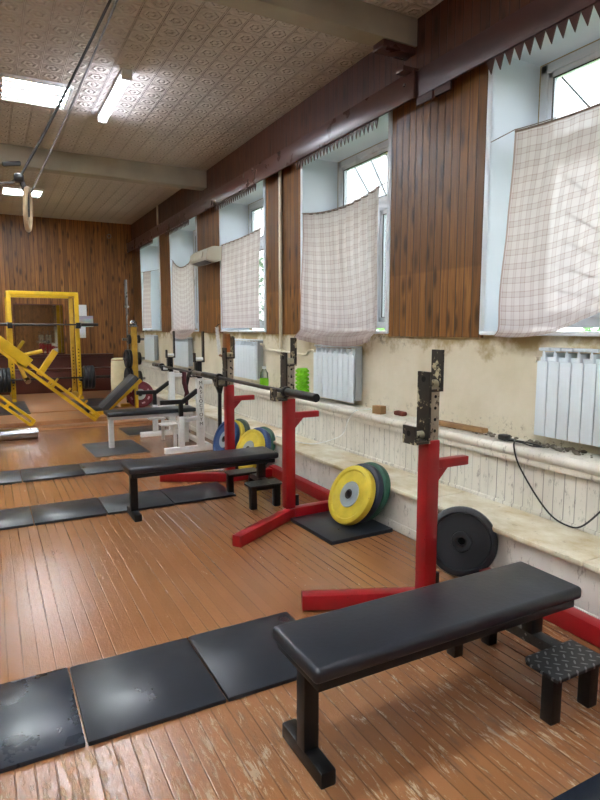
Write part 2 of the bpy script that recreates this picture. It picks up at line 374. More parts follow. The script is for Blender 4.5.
# ------------------------------------------------------------------ mesh builder
class MB:
    def __init__(s): s.bm = bmesh.new()
    def _add(s, tmp, mtx=None):
        if mtx is not None: bmesh.ops.transform(tmp, matrix=mtx, verts=tmp.verts)
        me = bpy.data.meshes.new('t'); tmp.to_mesh(me); tmp.free()
        s.bm.from_mesh(me); bpy.data.meshes.remove(me); return s
    def box(s, a, b, bev=0., seg=2, rot=None):
        """box between corners a and b; rot = matrix turned about its centre"""
        a, b = Vector(a), Vector(b); c = (a+b)/2; d = b-a
        t = bmesh.new(); bmesh.ops.create_cube(t, size=1)
        bmesh.ops.scale(t, vec=(abs(d.x), abs(d.y), abs(d.z)), verts=t.verts)
        if bev > 0:
            bmesh.ops.bevel(t, geom=t.edges[:], offset=min(bev, .49*min(abs(d.x), abs(d.y), abs(d.z))), segments=seg, profile=.5, affect='EDGES')
        m = Matrix.Translation(c)
        if rot is not None: m = m @ rot.to_4x4()
        return s._add(t, m)
    def bar(s, p, q, w, h=None, bev=.004, up=(0, 0, 1)):
        """square tube from p to q, w across, h along 'up'"""
        p, q = Vector(p), Vector(q); h = h or w; d = q-p; L = d.length
        z = d.normalized(); u = Vector(up)
        if abs(z.dot(u)) > .98: u = Vector((0, 1, 0))
        x = u.cross(z).normalized(); y = z.cross(x)
        t = bmesh.new(); bmesh.ops.create_cube(t, size=1)
        bmesh.ops.scale(t, vec=(w, h, L), verts=t.verts)
        if bev > 0: bmesh.ops.bevel(t, geom=t.edges[:], offset=bev, segments=2, profile=.5, affect='EDGES')
        rot = Matrix((x, y, z)).transposed().to_4x4()
        return s._add(t, Matrix.Translation((p+q)/2) @ rot)
    def cyl(s, p, q, r, r2=None, seg=20, bev=0.):
        p, q = Vector(p), Vector(q); d = q-p
        t = bmesh.new(); bmesh.ops.create_cone(t, cap_ends=True, segments=seg, radius1=r, radius2=r if r2 is None else r2, depth=d.length)
        if bev: bmesh.ops.bevel(t, geom=[e for e in t.edges if len(e.link_faces) == 2 and e.calc_face_angle(0) > 1], offset=bev, segments=2, affect='EDGES')
        return s._add(t, Matrix.Translation((p+q)/2) @ d.to_track_quat('Z', 'Y').to_matrix().to_4x4())
    def tube(s, pts, r, seg=8, closed=False):
        pts = [Vector(p) for p in pts]; n = len(pts); rings = []; prev = None
        for i, p in enumerate(pts):
            if closed: d = pts[(i+1) % n]-pts[i-1]
            else: d = pts[min(i+1, n-1)]-pts[max(i-1, 0)]
            d.normalize()
            if prev is None:
                u = Vector((0, 0, 1)) if abs(d.z) < .9 else Vector((1, 0, 0))
                x = u.cross(d).normalized()
            else:
                x = (prev-d*prev.dot(d)).normalized()
            prev = x; y = d.cross(x)
            rings.append([s.bm.verts.new(p+(x*math.cos(2*PI*k/seg)+y*math.sin(2*PI*k/seg))*r) for k in range(seg)])
        m = n if closed else n-1
        for i in range(m):
            a, b = rings[i], rings[(i+1) % n]
            for k in range(seg): s.bm.faces.new((a[k], a[(k+1) % seg], b[(k+1) % seg], b[k]))
        if not closed:
            s.bm.faces.new(rings[0][::-1]); s.bm.faces.new(rings[-1])
        return s
    def lathe(s, prof, c=(0, 0, 0), axis=(0, 0, 1), seg=40):
        """profile [(radius, height)] turned about axis through c"""
        t = bmesh.new(); rings = []
        for r, h in prof:
            if r < 1e-6: rings.append([t.verts.new((0, 0, h))])
            else: rings.append([t.verts.new((r*math.cos(2*PI*k/seg), r*math.sin(2*PI*k/seg), h)) for k in range(seg)])
        for a, b in zip(rings, rings[1:]):
            if len(a) == 1 and len(b) == 1: continue
            for k in range(seg):
                k2 = (k+1) % seg
                if len(a) == 1: t.faces.new((a[0], b[k], b[k2]))
                elif len(b) == 1: t.faces.new((a[k], a[k2], b[0]))
                else: t.faces.new((a[k], a[k2], b[k2], b[k]))
        bmesh.ops.recalc_face_normals(t, faces=t.faces)
        return s._add(t, Matrix.Translation(c) @ Vector(axis).to_track_quat('Z', 'Y').to_matrix().to_4x4())
    def sphere(s, c, r, sc=(1, 1, 1), sub=2, seed=None, amp=0):
        t = bmesh.new(); bmesh.ops.create_icosphere(t, subdivisions=sub, radius=r)
        if amp:
            for v in t.verts: v.co *= 1+amp*noise.noise(v.co*(1.6/r)+Vector((seed or 0, 3.1*(seed or 0), 0)))
        bmesh.ops.scale(t, vec=sc, verts=t.verts)
        return s._add(t, Matrix.Translation(c))
    def prism(s, pts, off, bev=0):
        """closed outline pts extruded by vector off"""
        t = bmesh.new(); off = Vector(off)
        a = [t.verts.new(p) for p in pts]; b = [t.verts.new(Vector(p)+off) for p in pts]; n = len(pts)
        t.faces.new(a); t.faces.new(b[::-1])
        for i in range(n): t.faces.new((a[i], b[i], b[(i+1) % n], a[(i+1) % n]))
        bmesh.ops.recalc_face_normals(t, faces=t.faces)
        if bev: bmesh.ops.bevel(t, geom=t.edges[:], offset=bev, segments=2, affect='EDGES')
        return s._add(t)
    def strip(s, path, t_, w, axis=(0, 1, 0)):
        """flat bar bent along path (polyline), thickness t_, width w along axis (perpendicular to the path)"""
        ax = Vector(axis); P = [Vector(p) for p in path]; n = len(P); L, Rr = [], []
        for i in range(n):
            d0 = (P[i]-P[i-1]).normalized() if i else (P[1]-P[0]).normalized()
            d1 = (P[i+1]-P[i]).normalized() if i < n-1 else d0
            n0, n1 = ax.cross(d0), ax.cross(d1); b = (n0+n1); b = b/max(.3, b.dot(n0)) if b.length > 1e-5 else n0
            L.append(P[i]+b*t_/2); Rr.append(P[i]-b*t_/2)
        out = L+Rr[::-1]
        return s.prism([p-ax*w/2 for p in out], ax*w)
    def build(s, name, mat, parent=None, local=False, smooth=True):
        me = bpy.data.meshes.new(name); s.bm.to_mesh(me); s.bm.free()
        if smooth:
            me.shade_smooth(); me.set_sharp_from_angle(angle=R(38))
        for m in (mat if isinstance(mat, list) else [mat]): me.materials.append(m)
        o = bpy.data.objects.new(name, me); COL.objects.link(o)
        if parent is not None:
            o.parent = parent
            if not local:
                w = Vector((0, 0, 0)); p = parent
                while p: w += p.location; p = p.parent
                me.transform(Matrix.Translation(-w))
        return o

def tag(o, label, cat, group=None, kind=None):
    o['label'] = label; o['category'] = cat
    if group: o['group'] = group
    if kind: o['kind'] = kind
    return o
def thing(name, loc, label, cat, group=None, rot=None):
    o = bpy.data.objects.new(name, None); COL.objects.link(o); o.location = loc
    o.empty_display_size = .1
    if rot is not None: o.rotation_euler = rot
    return tag(o, label, cat, group)
def struct(name, mb, mat, parent=None, smooth=True):
    o = mb.build(name, mat, parent, smooth=smooth)
    if parent is None: o['kind'] = 'structure'
    return o
def dup(o, parent=None):
    c = o.copy(); COL.objects.link(c)
    if parent is not None: c.parent = parent
    for ch in list(o.children): dup(ch, c)
    return c
def setlabel(o, label): o['label'] = label; return o

# ------------------------------------------------------------------ room shell
XW, XL, YB, YF, ZC = 3.28, -4.4, 14.8, -5.0, 4.07
WINS = [(1.60, 3.20), (4.42, 6.03), (7.09, 8.68), (9.87, 11.45), (12.32, 13.93), (-1.15, .45)]
ZS, ZT = 1.53, 3.48
struct('floor', MB().box((XL, YF, -.15), (XW+.5, YB, 0)), M['floor'])
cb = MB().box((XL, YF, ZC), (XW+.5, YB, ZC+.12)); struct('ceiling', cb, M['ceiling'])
wb = MB()
wb.box((XW+.01, YF, 0), (XW+.5, YB, ZS)); wb.box((XW+.01, YF, ZT), (XW+.5, YB, ZC))
ys = [YF]
for a, b in sorted(WINS): ys += [a, b]
ys.append(YB)
for a, b in zip(ys[0::2], ys[1::2]): wb.box((XW+.01, a, ZS), (XW+.5, b, ZT))
struct('wall_right', wb, M['plaster'])
struct('wall_back', MB().box((XL, YB, 0), (XW+.5, YB+.2, ZC)), M['wood_back'])
struct('wall_left', MB().box((XL-.2, YF, 0), (XL, YB, ZC)), M['wall_plain'])
struct('wall_front', MB().box((XL, YF-.2, 0), (XW+.5, YF, ZC)), M['wood_back'])
# pine panelling between the windows and above them
pn = MB()
for a, b in zip(ys[0::2], ys[1::2]):
    pn.box((XW-.015, a+(.035 if a > YF else 0), 1.485), (XW+.01, b-(.035 if b < YB else 0), 3.48))
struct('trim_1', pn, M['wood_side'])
struct('trim_2', MB().box((XW-.02, YF, 3.48), (XW+.01, YB, ZC)), M['wood_upper'])
# stepped white ledge below the windows
struct('trim_3', MB().box((2.72, YF, 0), (XW+.01, YB, .305)).box((2.70, YF, 0), (2.72, YB, .07), .008), M['white_plinth'])
lb = MB(); yy = YF
for L in (3.1, 1.75, 2.04, 1.28, 1.4, 1.7, 1.5, 1.6, 1.5, 1.65, 2.2):
    y2 = min(yy+L, YB); lb.box((2.685, yy+.003, .305), (3.15, y2-.003, .34), .012); yy = y2
struct('trim_4', lb, M['ledge'])
struct('trim_5', MB().box((3.115, YF, .34), (XW+.01, YB, .68)).box((3.10, YF, .34), (3.115, YB, .365), .004), M['tg_white'])
prof = [(3.30, .665), (3.085, .665), (3.08, .68), (3.085, .705), (3.07, .715), (3.062, .735), (3.068, .757), (3.085, .772), (3.30, .782)]
struct('trim_6', MB().prism([(x, YF, z) for x, z in prof], (0, YB-YF, 0)), M['cap'])
# cornice boards with a saw-tooth fringe over each window
def cornice(y0, y1, x, z0, z1, mat, name):
    c = MB().box((x, y0, z0), (x+.022, y1, z1), .004)
    c.box((x+.022, y0, z1-.03), (XW-.02, y1, z1-.008))
    o = struct(name, c, mat)
    return o
c1 = cornice(YF, 3.94, 3.16, 3.395, 3.605, M['cornice'], 'trim_7')
c2 = cornice(3.93, YB, 3.135, 3.395, 3.61, M['cornice_far'], 'trim_8')
MB().box((3.165, 3.74, 3.335), (3.185, 3.93, 3.40)).box((3.165, 3.54, 3.335), (3.185, 3.71, 3.40)).build('wood_tab', M['cornice'], c1)
MB().cyl((3.128, 4.05, 3.53), (3.137, 4.05, 3.53), .014).build('bolt_head', M['steel'], c2)
MB().box((3.05, 3.96, 3.60), (3.27, 4.06, 3.64), .004).build('bracket', M['cornice_far'], c2)
for i, (a, b) in enumerate(WINS[:5]):
    f = MB(); p = (.082, .066, .075, .08, .085)[i]; x = 3.175 if i == 0 else 3.155
    k = 0; y = b-.005
    while y-p > a:
        f.prism([(x, y, 3.40), (x, y-p, 3.40), (x, y-p*.62, 3.40-(.105 if i == 0 else .085))], (.008, 0, 0)); y -= p
    f.build('sawtooth_fringe', M['cornice'], c1 if i == 0 else c2, smooth=False)
# ceiling beams
struct('ceiling_beam_1', MB().box((XL, 4.05, 3.855), (XW-.02, 4.23, ZC), .006), M['beam'])
struct('ceiling_beam_2', MB().box((XL, 9.27, 3.80), (XW-.02, 9.50, ZC), .006), M['beam'])
struct('trim_9', MB().box((2.93, 4.07, 3.80), (XW-.02, 4.21, 3.855), .004), M['cornice_far'])
# low maroon panelling along the back wall, and the raised wooden platform
struct('trim_10', MB().box((XL, YB-.05, 0), (2.70, YB, .9)).box((XL, YB-.12, .9), (2.70, YB, .96), .01), M['maroon'])
struct('trim_11', MB().box((XL, YB-.45, .1), (2.66, YB-.05, .6), .005).box((XL, YB-.47, .6), (2.66, YB-.05, .64), .01), M['maroon'])
pf = MB().box((XL, 9.97, 0), (2.66, YB-.02, .10), .004).box((XL, 9.68, 0), (2.62, 9.97, .035), .004).box((XL, 11.0, .10), (2.66, 11.03, .112))
struct('trim_12', pf, M['plank'])

# ------------------------------------------------------------------ windows
def window(i, a, b):
    t = .006; fx = 3.72
    rv = MB()
    rv.box((XW-.01, b-t, ZS), (fx, b, ZT)); rv.box((XW-.01, a, ZS), (fx, a+t, ZT)); rv.box((XW-.01, a, ZT-t), (fx, b, ZT))
    for y0, y1 in ((b-.005, b+.045), (a-.045, a+.005)): rv.box((XW-.028, y0, ZS-.02), (XW+.0, y1, ZT), .004)
    root = struct('window_%d' % i, rv, M['reveal'])
    fr = MB(); w = .065; m = (a+b)/2; zt = 2.83
    A, B = a+.012, b-.012; z0, z1 = ZS+.03, ZT-.012
    for y in (A, B-w): fr.box((fx, y, z0), (fx+.07, y+w, z1), .006)
    for z in (z0, z1-w): fr.box((fx, A, z), (fx+.07, B, z+w), .006)
    fr.box((fx-.005, m-.05, z0), (fx+.07, m+.05, zt), .006); fr.box((fx-.004, A, zt-.045), (fx+.07, B, zt+.045), .006)
    for (y0, y1, q0, q1) in ((A+w, m-.05, z0+w, zt-.045), (m+.05, B-w, z0+w, zt-.045), (A+w, B-w, zt+.045, z1-w)):
        s = .045
        for y in (y0, y1-s): fr.box((fx+.008, y, q0), (fx+.06, y+s, q1), .006)
        for z in (q0, q1-s): fr.box((fx+.008, y0, z), (fx+.06, y1, z+s), .006)
    f = fr.build('window_frame', M['pvc'], root)
    sl = MB()
    for (y0, y1, q0, q1) in ((A+w, m-.05, z0+w, zt-.045), (m+.05, B-w, z0+w, zt-.045), (A+w, B-w, zt+.045, z1-w)):
        s = .045
        for y in (y0+s, y1-s-.008): sl.box((fx+.004, y, q0+s), (fx+.012, y+.008, q1-s))
        for z in (q0+s, q1-s-.008): sl.box((fx+.004, y0+s, z), (fx+.012, y1-s, z+.008))
        MB().box((fx+.03, y0+s, q0+s), (fx+.034, y1-s, q1-s)).build('pane', M['glass'], f)
    sl.build('gasket', M['black_plastic'], f)
    MB().box((3.24, a-.03, ZS-.025), (fx+.01, b+.03, ZS+.004), .008).build('window_sill', M['pvc'], root)
    # sunray bars outside the glass
    g = MB(); cx = fx+.22; cz = 1.45
    for k in range(1, 16):
        an = PI*(k/30+.01); y = a-.1+.25*math.cos(an); z = cz+.25*math.sin(an)
        c0 = Vector((cx, a-.1, cz)); d = Vector((0, math.cos(an), math.sin(an))); L = 2.6
        if d.y > 0: L = min(L, (b-.01-c0.y)/d.y)
        L = min(L, (3.47-cz)/max(.05, d.z))
        if c0.y+d.y*L < a or d.y <= 0.02: continue
        g.cyl(c0+d*.12, c0+d*L, .008, seg=6)
    g.box((cx-.012, a+.005, 1.50), (cx+.012, b-.005, 1.525)); g.box((cx-.012, a+.005, 3.44), (cx+.012, b-.005, 3.465))
    g.build('security_grille', M['grille'], root)
    return root
for i, (a, b) in enumerate(WINS): window(i+1, a, b)

# ------------------------------------------------------------------ curtains
def poly(pts, u):
    n = len(pts)-1; k = min(int(u*n), n-1); f = u*n-k
    p0, p1, p2, p3 = pts[max(k-1, 0)], pts[k], pts[k+1], pts[min(k+2, n)]
    if k == 0 and n > 1: p0 = tuple(2*a-b for a, b in zip(p1, p2)) if n == 1 else tuple(3*a-3*b+c for a, b, c in zip(p1, p2, p3))
    if k == n-1 and n > 1: p3 = tuple(3*a-3*b+c for a, b, c in zip(p2, p1, p0))
    return tuple(.5*(2*b+(c-a)*f+(2*a-5*b+4*c-d)*f*f+(3*b-a-3*c+d)*f**3) if n > 1 else b+(c-b)*f for a, b, c, d in zip(p0, p1, p2, p3))
def curtain(label, top, bot, x=3.225, folds=9, amp=.012, billow=.02, cloth_w=None, seed=0, drape=0., pegs=None):
    NU, NV = 96, 70; bm = bmesh.new(); uvl = bm.loops.layers.uv.new('UVMap'); g = []
    W = cloth_w or abs(top[0][0]-top[-1][0])*1.12; H = abs(top[0][1]-bot[0][1])
    for j in range(NV+1):
        v = j/NV; row = []
        for i in range(NU+1):
            u = i/NU; ty, tz = poly(top, u); by, bz = poly(bot, u)
            y = ty+(by-ty)*v; z = tz+(bz-tz)*v-drape*math.sin(PI*u)*(1-v)*v*1.2
            ph = noise.noise(Vector((u*3.1+seed, v*.8, seed)))*2.4
            dx = amp*math.sin(u*folds*2*PI+ph)*(1-.35*v)+billow*noise.noise(Vector((u*2+seed*3, v*2.2, 1.7)))-.012*math.sin(PI*v)
            y += .4*amp*math.cos(u*folds*2*PI+ph)
            if z < ZS+.03: dx = min(dx, 0)
            drop = max(0., min(1., (ZS+.02-z)/.10)); drop = drop*drop*(3-2*drop)
            row.append(bm.verts.new(((min(x+dx, 3.23) if z < ZS+.06 else x+dx)-.078*drop, y, z)))
        g.append(row)
    for j in range(NV):
        for i in range(NU):
            f = bm.faces.new((g[j][i], g[j][i+1], g[j+1][i+1], g[j+1][i]))
            for l, (p, q) in zip(f.loops, ((i, j), (i+1, j), (i+1, j+1), (i, j+1))):
                l[uvl].uv = (p/NU*W, q/NV*H)
    mb = MB(); mb.bm.free(); mb.bm = bm
    o = mb.build('curtain', M['curtain']); tag(o, label, 'curtain', 'plaid window curtains')
    pts = [Vector((x-.004, *poly(top, k/30))) for k in range(31)]
    if pegs: pts = [Vector((XW-.02, *pegs[0]))]+pts+[Vector((XW-.02, *pegs[1]))]
    MB().tube(pts, .003, 6).build('curtain_string', M['string'], o)
    hm = MB().tube([p+Vector((.004, 0, -.012)) for p in (pts[1:-1] if pegs else pts)], .007, 6).build('top_hem', M['string'], o)
    return o
curtain('plaid gauze curtain nearest the camera, lower corner blown up from the sill', [(2.951, 2.884), (2.34, 2.861), (1.66, 2.90)],
        [(3.035, 1.50), (2.62, 1.515), (2.259, 1.645), (1.66, 1.80)], folds=7, amp=.008, billow=.06, seed=1, pegs=((3.235, 2.872), (1.58, 2.9)), cloth_w=1.5)
curtain('plaid gauze curtain hanging down over the sill above the middle radiator', [(5.96, 2.846), (5.199, 2.77), (4.499, 2.84)],
        [(6.03, 1.445), (5.08, 1.375), (4.50, 1.44)], folds=11, amp=.016, seed=2, drape=.05, pegs=((6.06, 2.86), (4.40, 2.86)), cloth_w=1.9)
curtain('plaid gauze curtain ending just above its sill, beside the white vertical pipe', [(8.54, 2.814), (7.8, 2.82), (7.11, 2.854)],
        [(8.60, 1.565), (7.16, 1.565)], folds=10, amp=.012, seed=3, pegs=((8.7, 2.82), (7.07, 2.86)), cloth_w=1.7)
curtain('plaid gauze curtain with a sagging top edge behind the wall heater', [(11.2, 2.858), (10.6, 2.675), (9.84, 2.80)],
        [(11.36, 1.50), (10.55, 1.36), (9.90, 1.47)], folds=8, amp=.014, seed=4, drape=.18, pegs=((11.48, 2.9), (9.84, 2.82)), cloth_w=1.8)
curtain('narrow plaid gauze curtain on the farthest window', [(13.60, 2.836), (12.9, 2.80)],
        [(13.75, 1.565), (12.95, 1.565)], folds=6, amp=.02, seed=5, pegs=((13.95, 2.85), (12.3, 2.78)), cloth_w=1.1)

# ------------------------------------------------------------------ radiators and pipes
def radiator(y0, y1, z0, z1, n, label):
    t = thing('radiator', (3.22, (y0+y1)/2, z0), label, 'radiator', 'white sectional radiators under the windows')
    w = (y1-y0)/n
    for k in range(n):
        a = y0+k*w
        s = MB().box((3.165, a+.003, z0), (3.175, a+w-.003, z1-.085), .003)
        s.box((3.175, a+w/2-.012, z0+.02), (3.265, a+w/2+.012, z1-.03), .004)
        s.box((3.172, a+.004, z1-.02), (3.265, a+w-.004, z1), .004)
        s.box((3.172, a+w/2-.005, z1-.085), (3.18, a+w/2+.005, z1-.02))
        s.box((3.20, a, z0+.04), (3.24, a+w, z0+.08)); s.box((3.20, a, z1-.1), (3.24, a+w, z1-.06))
        s.build('radiator_section', M['rad'], t)
    MB().box((3.18, y0-.006, z0+.02), (3.262, y0+.0, z1-.02), .003).build('end_plate', M['rad_side'], t)
    v = MB().cyl((3.22, y1, z1-.08), (3.22, y1+.07, z1-.08), .018).cyl((3.22, y1+.035, z1-.08), (3.18, y1+.035, z1-.08), .02)
    v.build('valve', M['pipe'], t)
    for y in (y0+.1, y1-.1): MB().box((3.24, y-.01, z1-.14), (XW+.009, y+.01, z1-.1)).build('wall_bracket', M['rad_side'], t)
    return t
radiator(1.78, 2.635, .855, 1.43, 10, 'white sectional radiator at the right edge above the black cable')
radiator(4.80, 5.61, .82, 1.38, 8, 'white radiator half covered by the drooping curtain behind the red stand')
radiator(7.15, 7.97, .865, 1.41, 8, 'white radiator left of the pipe joint under the third window')
radiator(10.2, 11.1, .86, 1.40, 9, 'white radiator with a curtain tail over its top under the fourth window')
radiator(12.62, 13.45, .86, 1.42, 8, 'farthest white radiator beside the yellow weight tree')
t = thing('heating_pipe', (3.235, 6.56, 1.2), 'cream vertical heating pipe with side branches between two windows', 'pipe')
MB().tube([(3.235, 6.56, 3.56), (3.235, 6.56, 1.27)], .022, 12).build('riser', M['pipe'], t)
MB().tube([(3.235, 6.56, 1.27), (3.235, 7.0, 1.285), (3.235, 7.06, 1.30), (3.235, 7.08, 1.34), (3.225, 7.14, 1.35)], .016, 10).build('branch', M['pipe'], t)
MB().tube([(3.235, 6.56, 1.27), (3.235, 5.95, 1.25), (3.235, 5.88, 1.26), (3.235, 5.84, 1.30), (3.23, 5.76, 1.31), (3.22, 5.69, 1.30)], .016, 10).build('branch', M['pipe'], t)
MB().cyl((3.235, 6.62, 1.27), (3.235, 6.50, 1.27), .03).build('joint', M['pipe'], t)
tag(MB().tube([(3.24, 12.28, 3.62), (3.24, 12.28, 4.07)], .018, 10).build('conduit', M['pipe']), 'short cream conduit rising to the ceiling above the far windows', 'pipe')
# wall heater
t = thing('wall_heater', (3.12, 9.0, 2.56), 'beige box heater on the wood between two windows', 'heater')
MB().prism([(3.27, 9.40, 2.80), (3.27, 9.40, 2.60), (3.12, 9.40, 2.56), (2.98, 9.40, 2.60), (3.01, 9.40, 2.74), (3.10, 9.40, 2.80)], (0, -.82, 0), .012).build('casing', M['ac'], t)
MB().prism([(2.986, 9.36, 2.625), (3.005, 9.36, 2.725), (2.99, 9.36, 2.727), (2.972, 9.36, 2.627)], (0, -.60, 0), .004).build('front_panel', M['ac'], t)
MB().box((2.995, 8.68, 2.57), (3.11, 9.30, 2.575), rot=Matrix.Rotation(R(16), 3, 'Y')).build('air_outlet', M['black_plastic'], t)

# ------------------------------------------------------------------ ceiling lights
def panel_light(x, y, label):
    t = thing('panel_light', (x, y, ZC-.03), label, 'ceiling light', 'square panel lights in the ceiling')
    f = MB(); w = .33
    for s in (-1, 1):
        f.box((x-w, y+s*w-.02, ZC-.035), (x+w, y+s*w+.02, ZC), .004); f.box((x+s*w-.02, y-w, ZC-.035), (x+s*w+.02, y+w, ZC), .004)
    f.build('frame', M['white_plastic'], t)
    MB().box((x-w+.02, y-w+.02, ZC-.02), (x+w-.02, y+w-.02, ZC-.004)).build('diffuser', M['panel_light'], t)
    return t
panel_light(.605, 7.13, 'square panel light crossed by the hanging cords, left of the tube light')
panel_light(.73, 12.2, 'distant square panel light behind the hanging ring')
for x in (-1.9, ):
    for y in (7.1, 12.2): panel_light(x, y, 'added ceiling panel light, unseen on the far left side of the hall')  # added lamps out of view, light the hall from the left
for x in (-1.9, .6):
    for y in (2.2, -2.2): panel_light(x, y, 'added ceiling panel light, unseen over the near end of the hall')  # added lamps out of view, brighten the near end
def tube_light(x, y, label):
    t = thing('tube_light', (x, y, ZC), label, 'ceiling light', 'strip lights under the ceiling')
    MB().box((x-.05, y-.70, ZC-.04), (x+.05, y+.70, ZC-.001), .006).build('housing', M['white_plastic'], t)
    MB().box((x-.047, y-.66, ZC-.085), (x+.047, y+.66, ZC-.04), .02).build('diffuser', M['tube_cover'], t)
    MB().cyl((x, y-.62, ZC-.093), (x, y+.62, ZC-.093), .014).build('tube', M['tube_light'], t)
    for s in (-1, 1): MB().box((x-.052, y+s*.68-.025, ZC-.095), (x+.052, y+s*.68+.025, ZC-.001), .006).build('end_cap', M['white_plastic'], t)
tube_light(1.355, 6.82, 'long narrow tube light glowing bluish on the tiled ceiling')
tube_light(1.355, .6, 'added tube light, unseen on the ceiling above the nearest bench')  # added tube out of view, for more light inside

# ------------------------------------------------------------------ flat benches with spotter steps
def flat_bench(loc, label, plate_mat, group):
    """local frame: x from foot end to head end, y across"""
    t = thing('weight_bench', loc, label, 'bench', group)
    MB().box((-.02, -.17, .395), (1.305, .17, .452), .02, 4).build('pad', M['black_vinyl'], t, True)
    MB().box((.0, -.155, .362), (1.27, .155, .395), .004).box((.03, -.03, .332), (1.25, .03, .362), .004).build('pad_board', M['black_metal'], t, True)
    MB().bar((.045, 0, .05), (.045, 0, .36), .06, .06).build('leg', M['black_metal'], t, True)
    MB().bar((.045, -.15, .03), (.045, .15, .03), .06, .06, .006).build('foot', M['black_metal'], t, True)
    MB().bar((1.20, 0, .20), (1.20, 0, .36), .07, .06).build('leg', M['black_metal'], t, True)
    MB().bar((1.20, -.20, .175), (1.20, .20, .175), .06, .05).build('crossbar', M['scuffed'], t, True)
    for s in (-1, 1):
        y0, y1 = (s*.15, s*.33)
        y0, y1 = min(y0, y1), max(y0, y1)
        st = MB().prism([(.955, y0, .2), (1.0, y0, .2), (1.27, y0, .2), (1.27, y1, .2), (.985, y1, .2), (.955, y1-.03, .2)], (0, 0, .014), .002).build('step_plate', plate_mat, t, True)
        for x in (1.0, 1.225): MB().bar((x, s*.27, 0), (x, s*.27, .2), .055, .055).build('post', M['black_metal'], st, True)
        MB().bar((1.0, s*.27, .175), (1.225, s*.27, .175), .035, .03).build('brace', M['black_metal'], st, True)
    return t
BG = 'black flat benches with spotter steps'
flat_bench((.895, 1.70, 0), 'nearest black flat bench, checker-plate step beside its head end', M['checker'], BG)
flat_bench((.955, 4.79, 0), 'black flat bench inside the red stand that holds the barbell', M['scuffed'], BG)

# ------------------------------------------------------------------ red squat stands
def hook(up, x, y, z):
    """two-level bar hook: tall back plate, upper cradle, long plate, lower cradle, short lip"""
    d = MB(); d.strip([(x+.045, y, z+.485), (x+.045, y, z+.27), (x-.04, y, z+.27)], .014, .085)
    d.strip([(x-.042, y, z+.37), (x-.042, y, z-.005), (x-.135, y, z-.005), (x-.135, y, z+.085)], .014, .10)
    h = d.build('bar_hook', M['hook_dark'], up)
    MB().cyl((x-.045, y, z+.30), (x+.04, y, z+.30), .024, seg=16).build('cradle_pin', M['hook_pale'], h)
    MB().cyl((x-.13, y, z+.03), (x-.045, y, z+.03), .022, seg=16).build('cradle_pin', M['hook_pale'], h)
    for xx, zz in ((x-.1435, z+.045), (x-.0505, z+.33)): MB().cyl((xx, y, zz), (xx+.004, y, zz), .016, seg=12).build('pin_hole', M['hole'], h)
def squat_stand(x, yc, half, zt, label, ends, zf=.045, bolt=True):
    t = thing('squat_stand', (x, yc, 0), label, 'squat stand', 'red squat stands along the window wall')
    for s in (-1, 1):
        y = yc+s*half
        up = MB().bar((x, y, .09), (x, y, zt), .083, .083, .006).build('upright', M['red'], t)
        MB().bar((x+.045, y, zt-.14), (x+.27, y, zt-.14), .05, .05).prism([(x+.04, y-.012, zt-.165), (x+.13, y-.012, zt-.165), (x+.04, y-.012, zt-.26)], (0, .024, 0)).build('spotter_stub', M['red'], up)
        pp = MB().bar((x+.01, y, zt-.02), (x+.01, y, zt+.285), .06, .06, .004).build('inner_post', M['inner_post'], up)
        hl = MB()
        for k in range(4):
            z = zt+.05+k*.062
            hl.cyl((x+.01, y-.0305, z), (x+.01, y-.0315, z), .009, seg=10); hl.cyl((x-.0205, y, z), (x-.0215, y, z), .009, seg=10)
        hl.build('adjusting_hole', M['hole'], pp)['kind'] = 'stuff'
        hook(up, x, y, zt)
        e = ends[0 if s < 0 else 1]; f = MB().bar((x-.63, y+e, zf), (x+.03, y, zf), .075, .085, .006).bar((x-.02, y, zf), (x+.50, y, zf), .075, .085, .006)
        f.build('foot', M['red'], t)
        if bolt: MB().box((x+.05, y-s*0-.02, .10), (x+.085, y+.015, .19), .004).build('lock_knob', M['black_metal'], up)
    MB().bar((x+.50, yc-half-.05, .055), (x+.50, yc+half+.05, .055), .085, .1, .006).build('rear_tube', M['red'], t)
    return t
squat_stand(2.09, 1.76, .66, .955, 'red squat stand without a barbell, its upright behind the nearest bench', (-.30, .29), .053)
squat_stand(2.12, 4.82, .66, .995, 'red squat stand with a barbell resting on its hooks', (-.41, .34))

# ------------------------------------------------------------------ barbells
def barbell(x, y0, z, label, mats, sleeve=.47, shaft=1.50, name='barbell', r=.031):
    """bar along y from y0"""
    t = thing(name, (x, y0+sleeve+shaft/2, z), label, 'barbell')
    ya, yb = y0+sleeve, y0+sleeve+shaft
    MB().cyl((x, ya, z), (x, yb, z), .0165, seg=16).build('shaft', mats[0], t)
    for a, b in ((y0, ya), (yb, yb+sleeve)): MB().cyl((x, a, z), (x, b, z), r, seg=24, bev=.004).build('sleeve', mats[1], t)
    for a in (ya, yb): MB().cyl((x, a-.02, z), (x, a+.02, z), .042, seg=24, bev=.004).build('collar', mats[1], t)
    return t
barbell(2.03, 3.55, 1.066, 'dark barbell lying across the red stand over the black bench', (M['dark_steel'], M['black_metal']))
barbell(2.27, 6.62, 1.005, 'barbell lying across the white bench press rack', (M['dark_steel'], M['steel']), shaft=1.5)

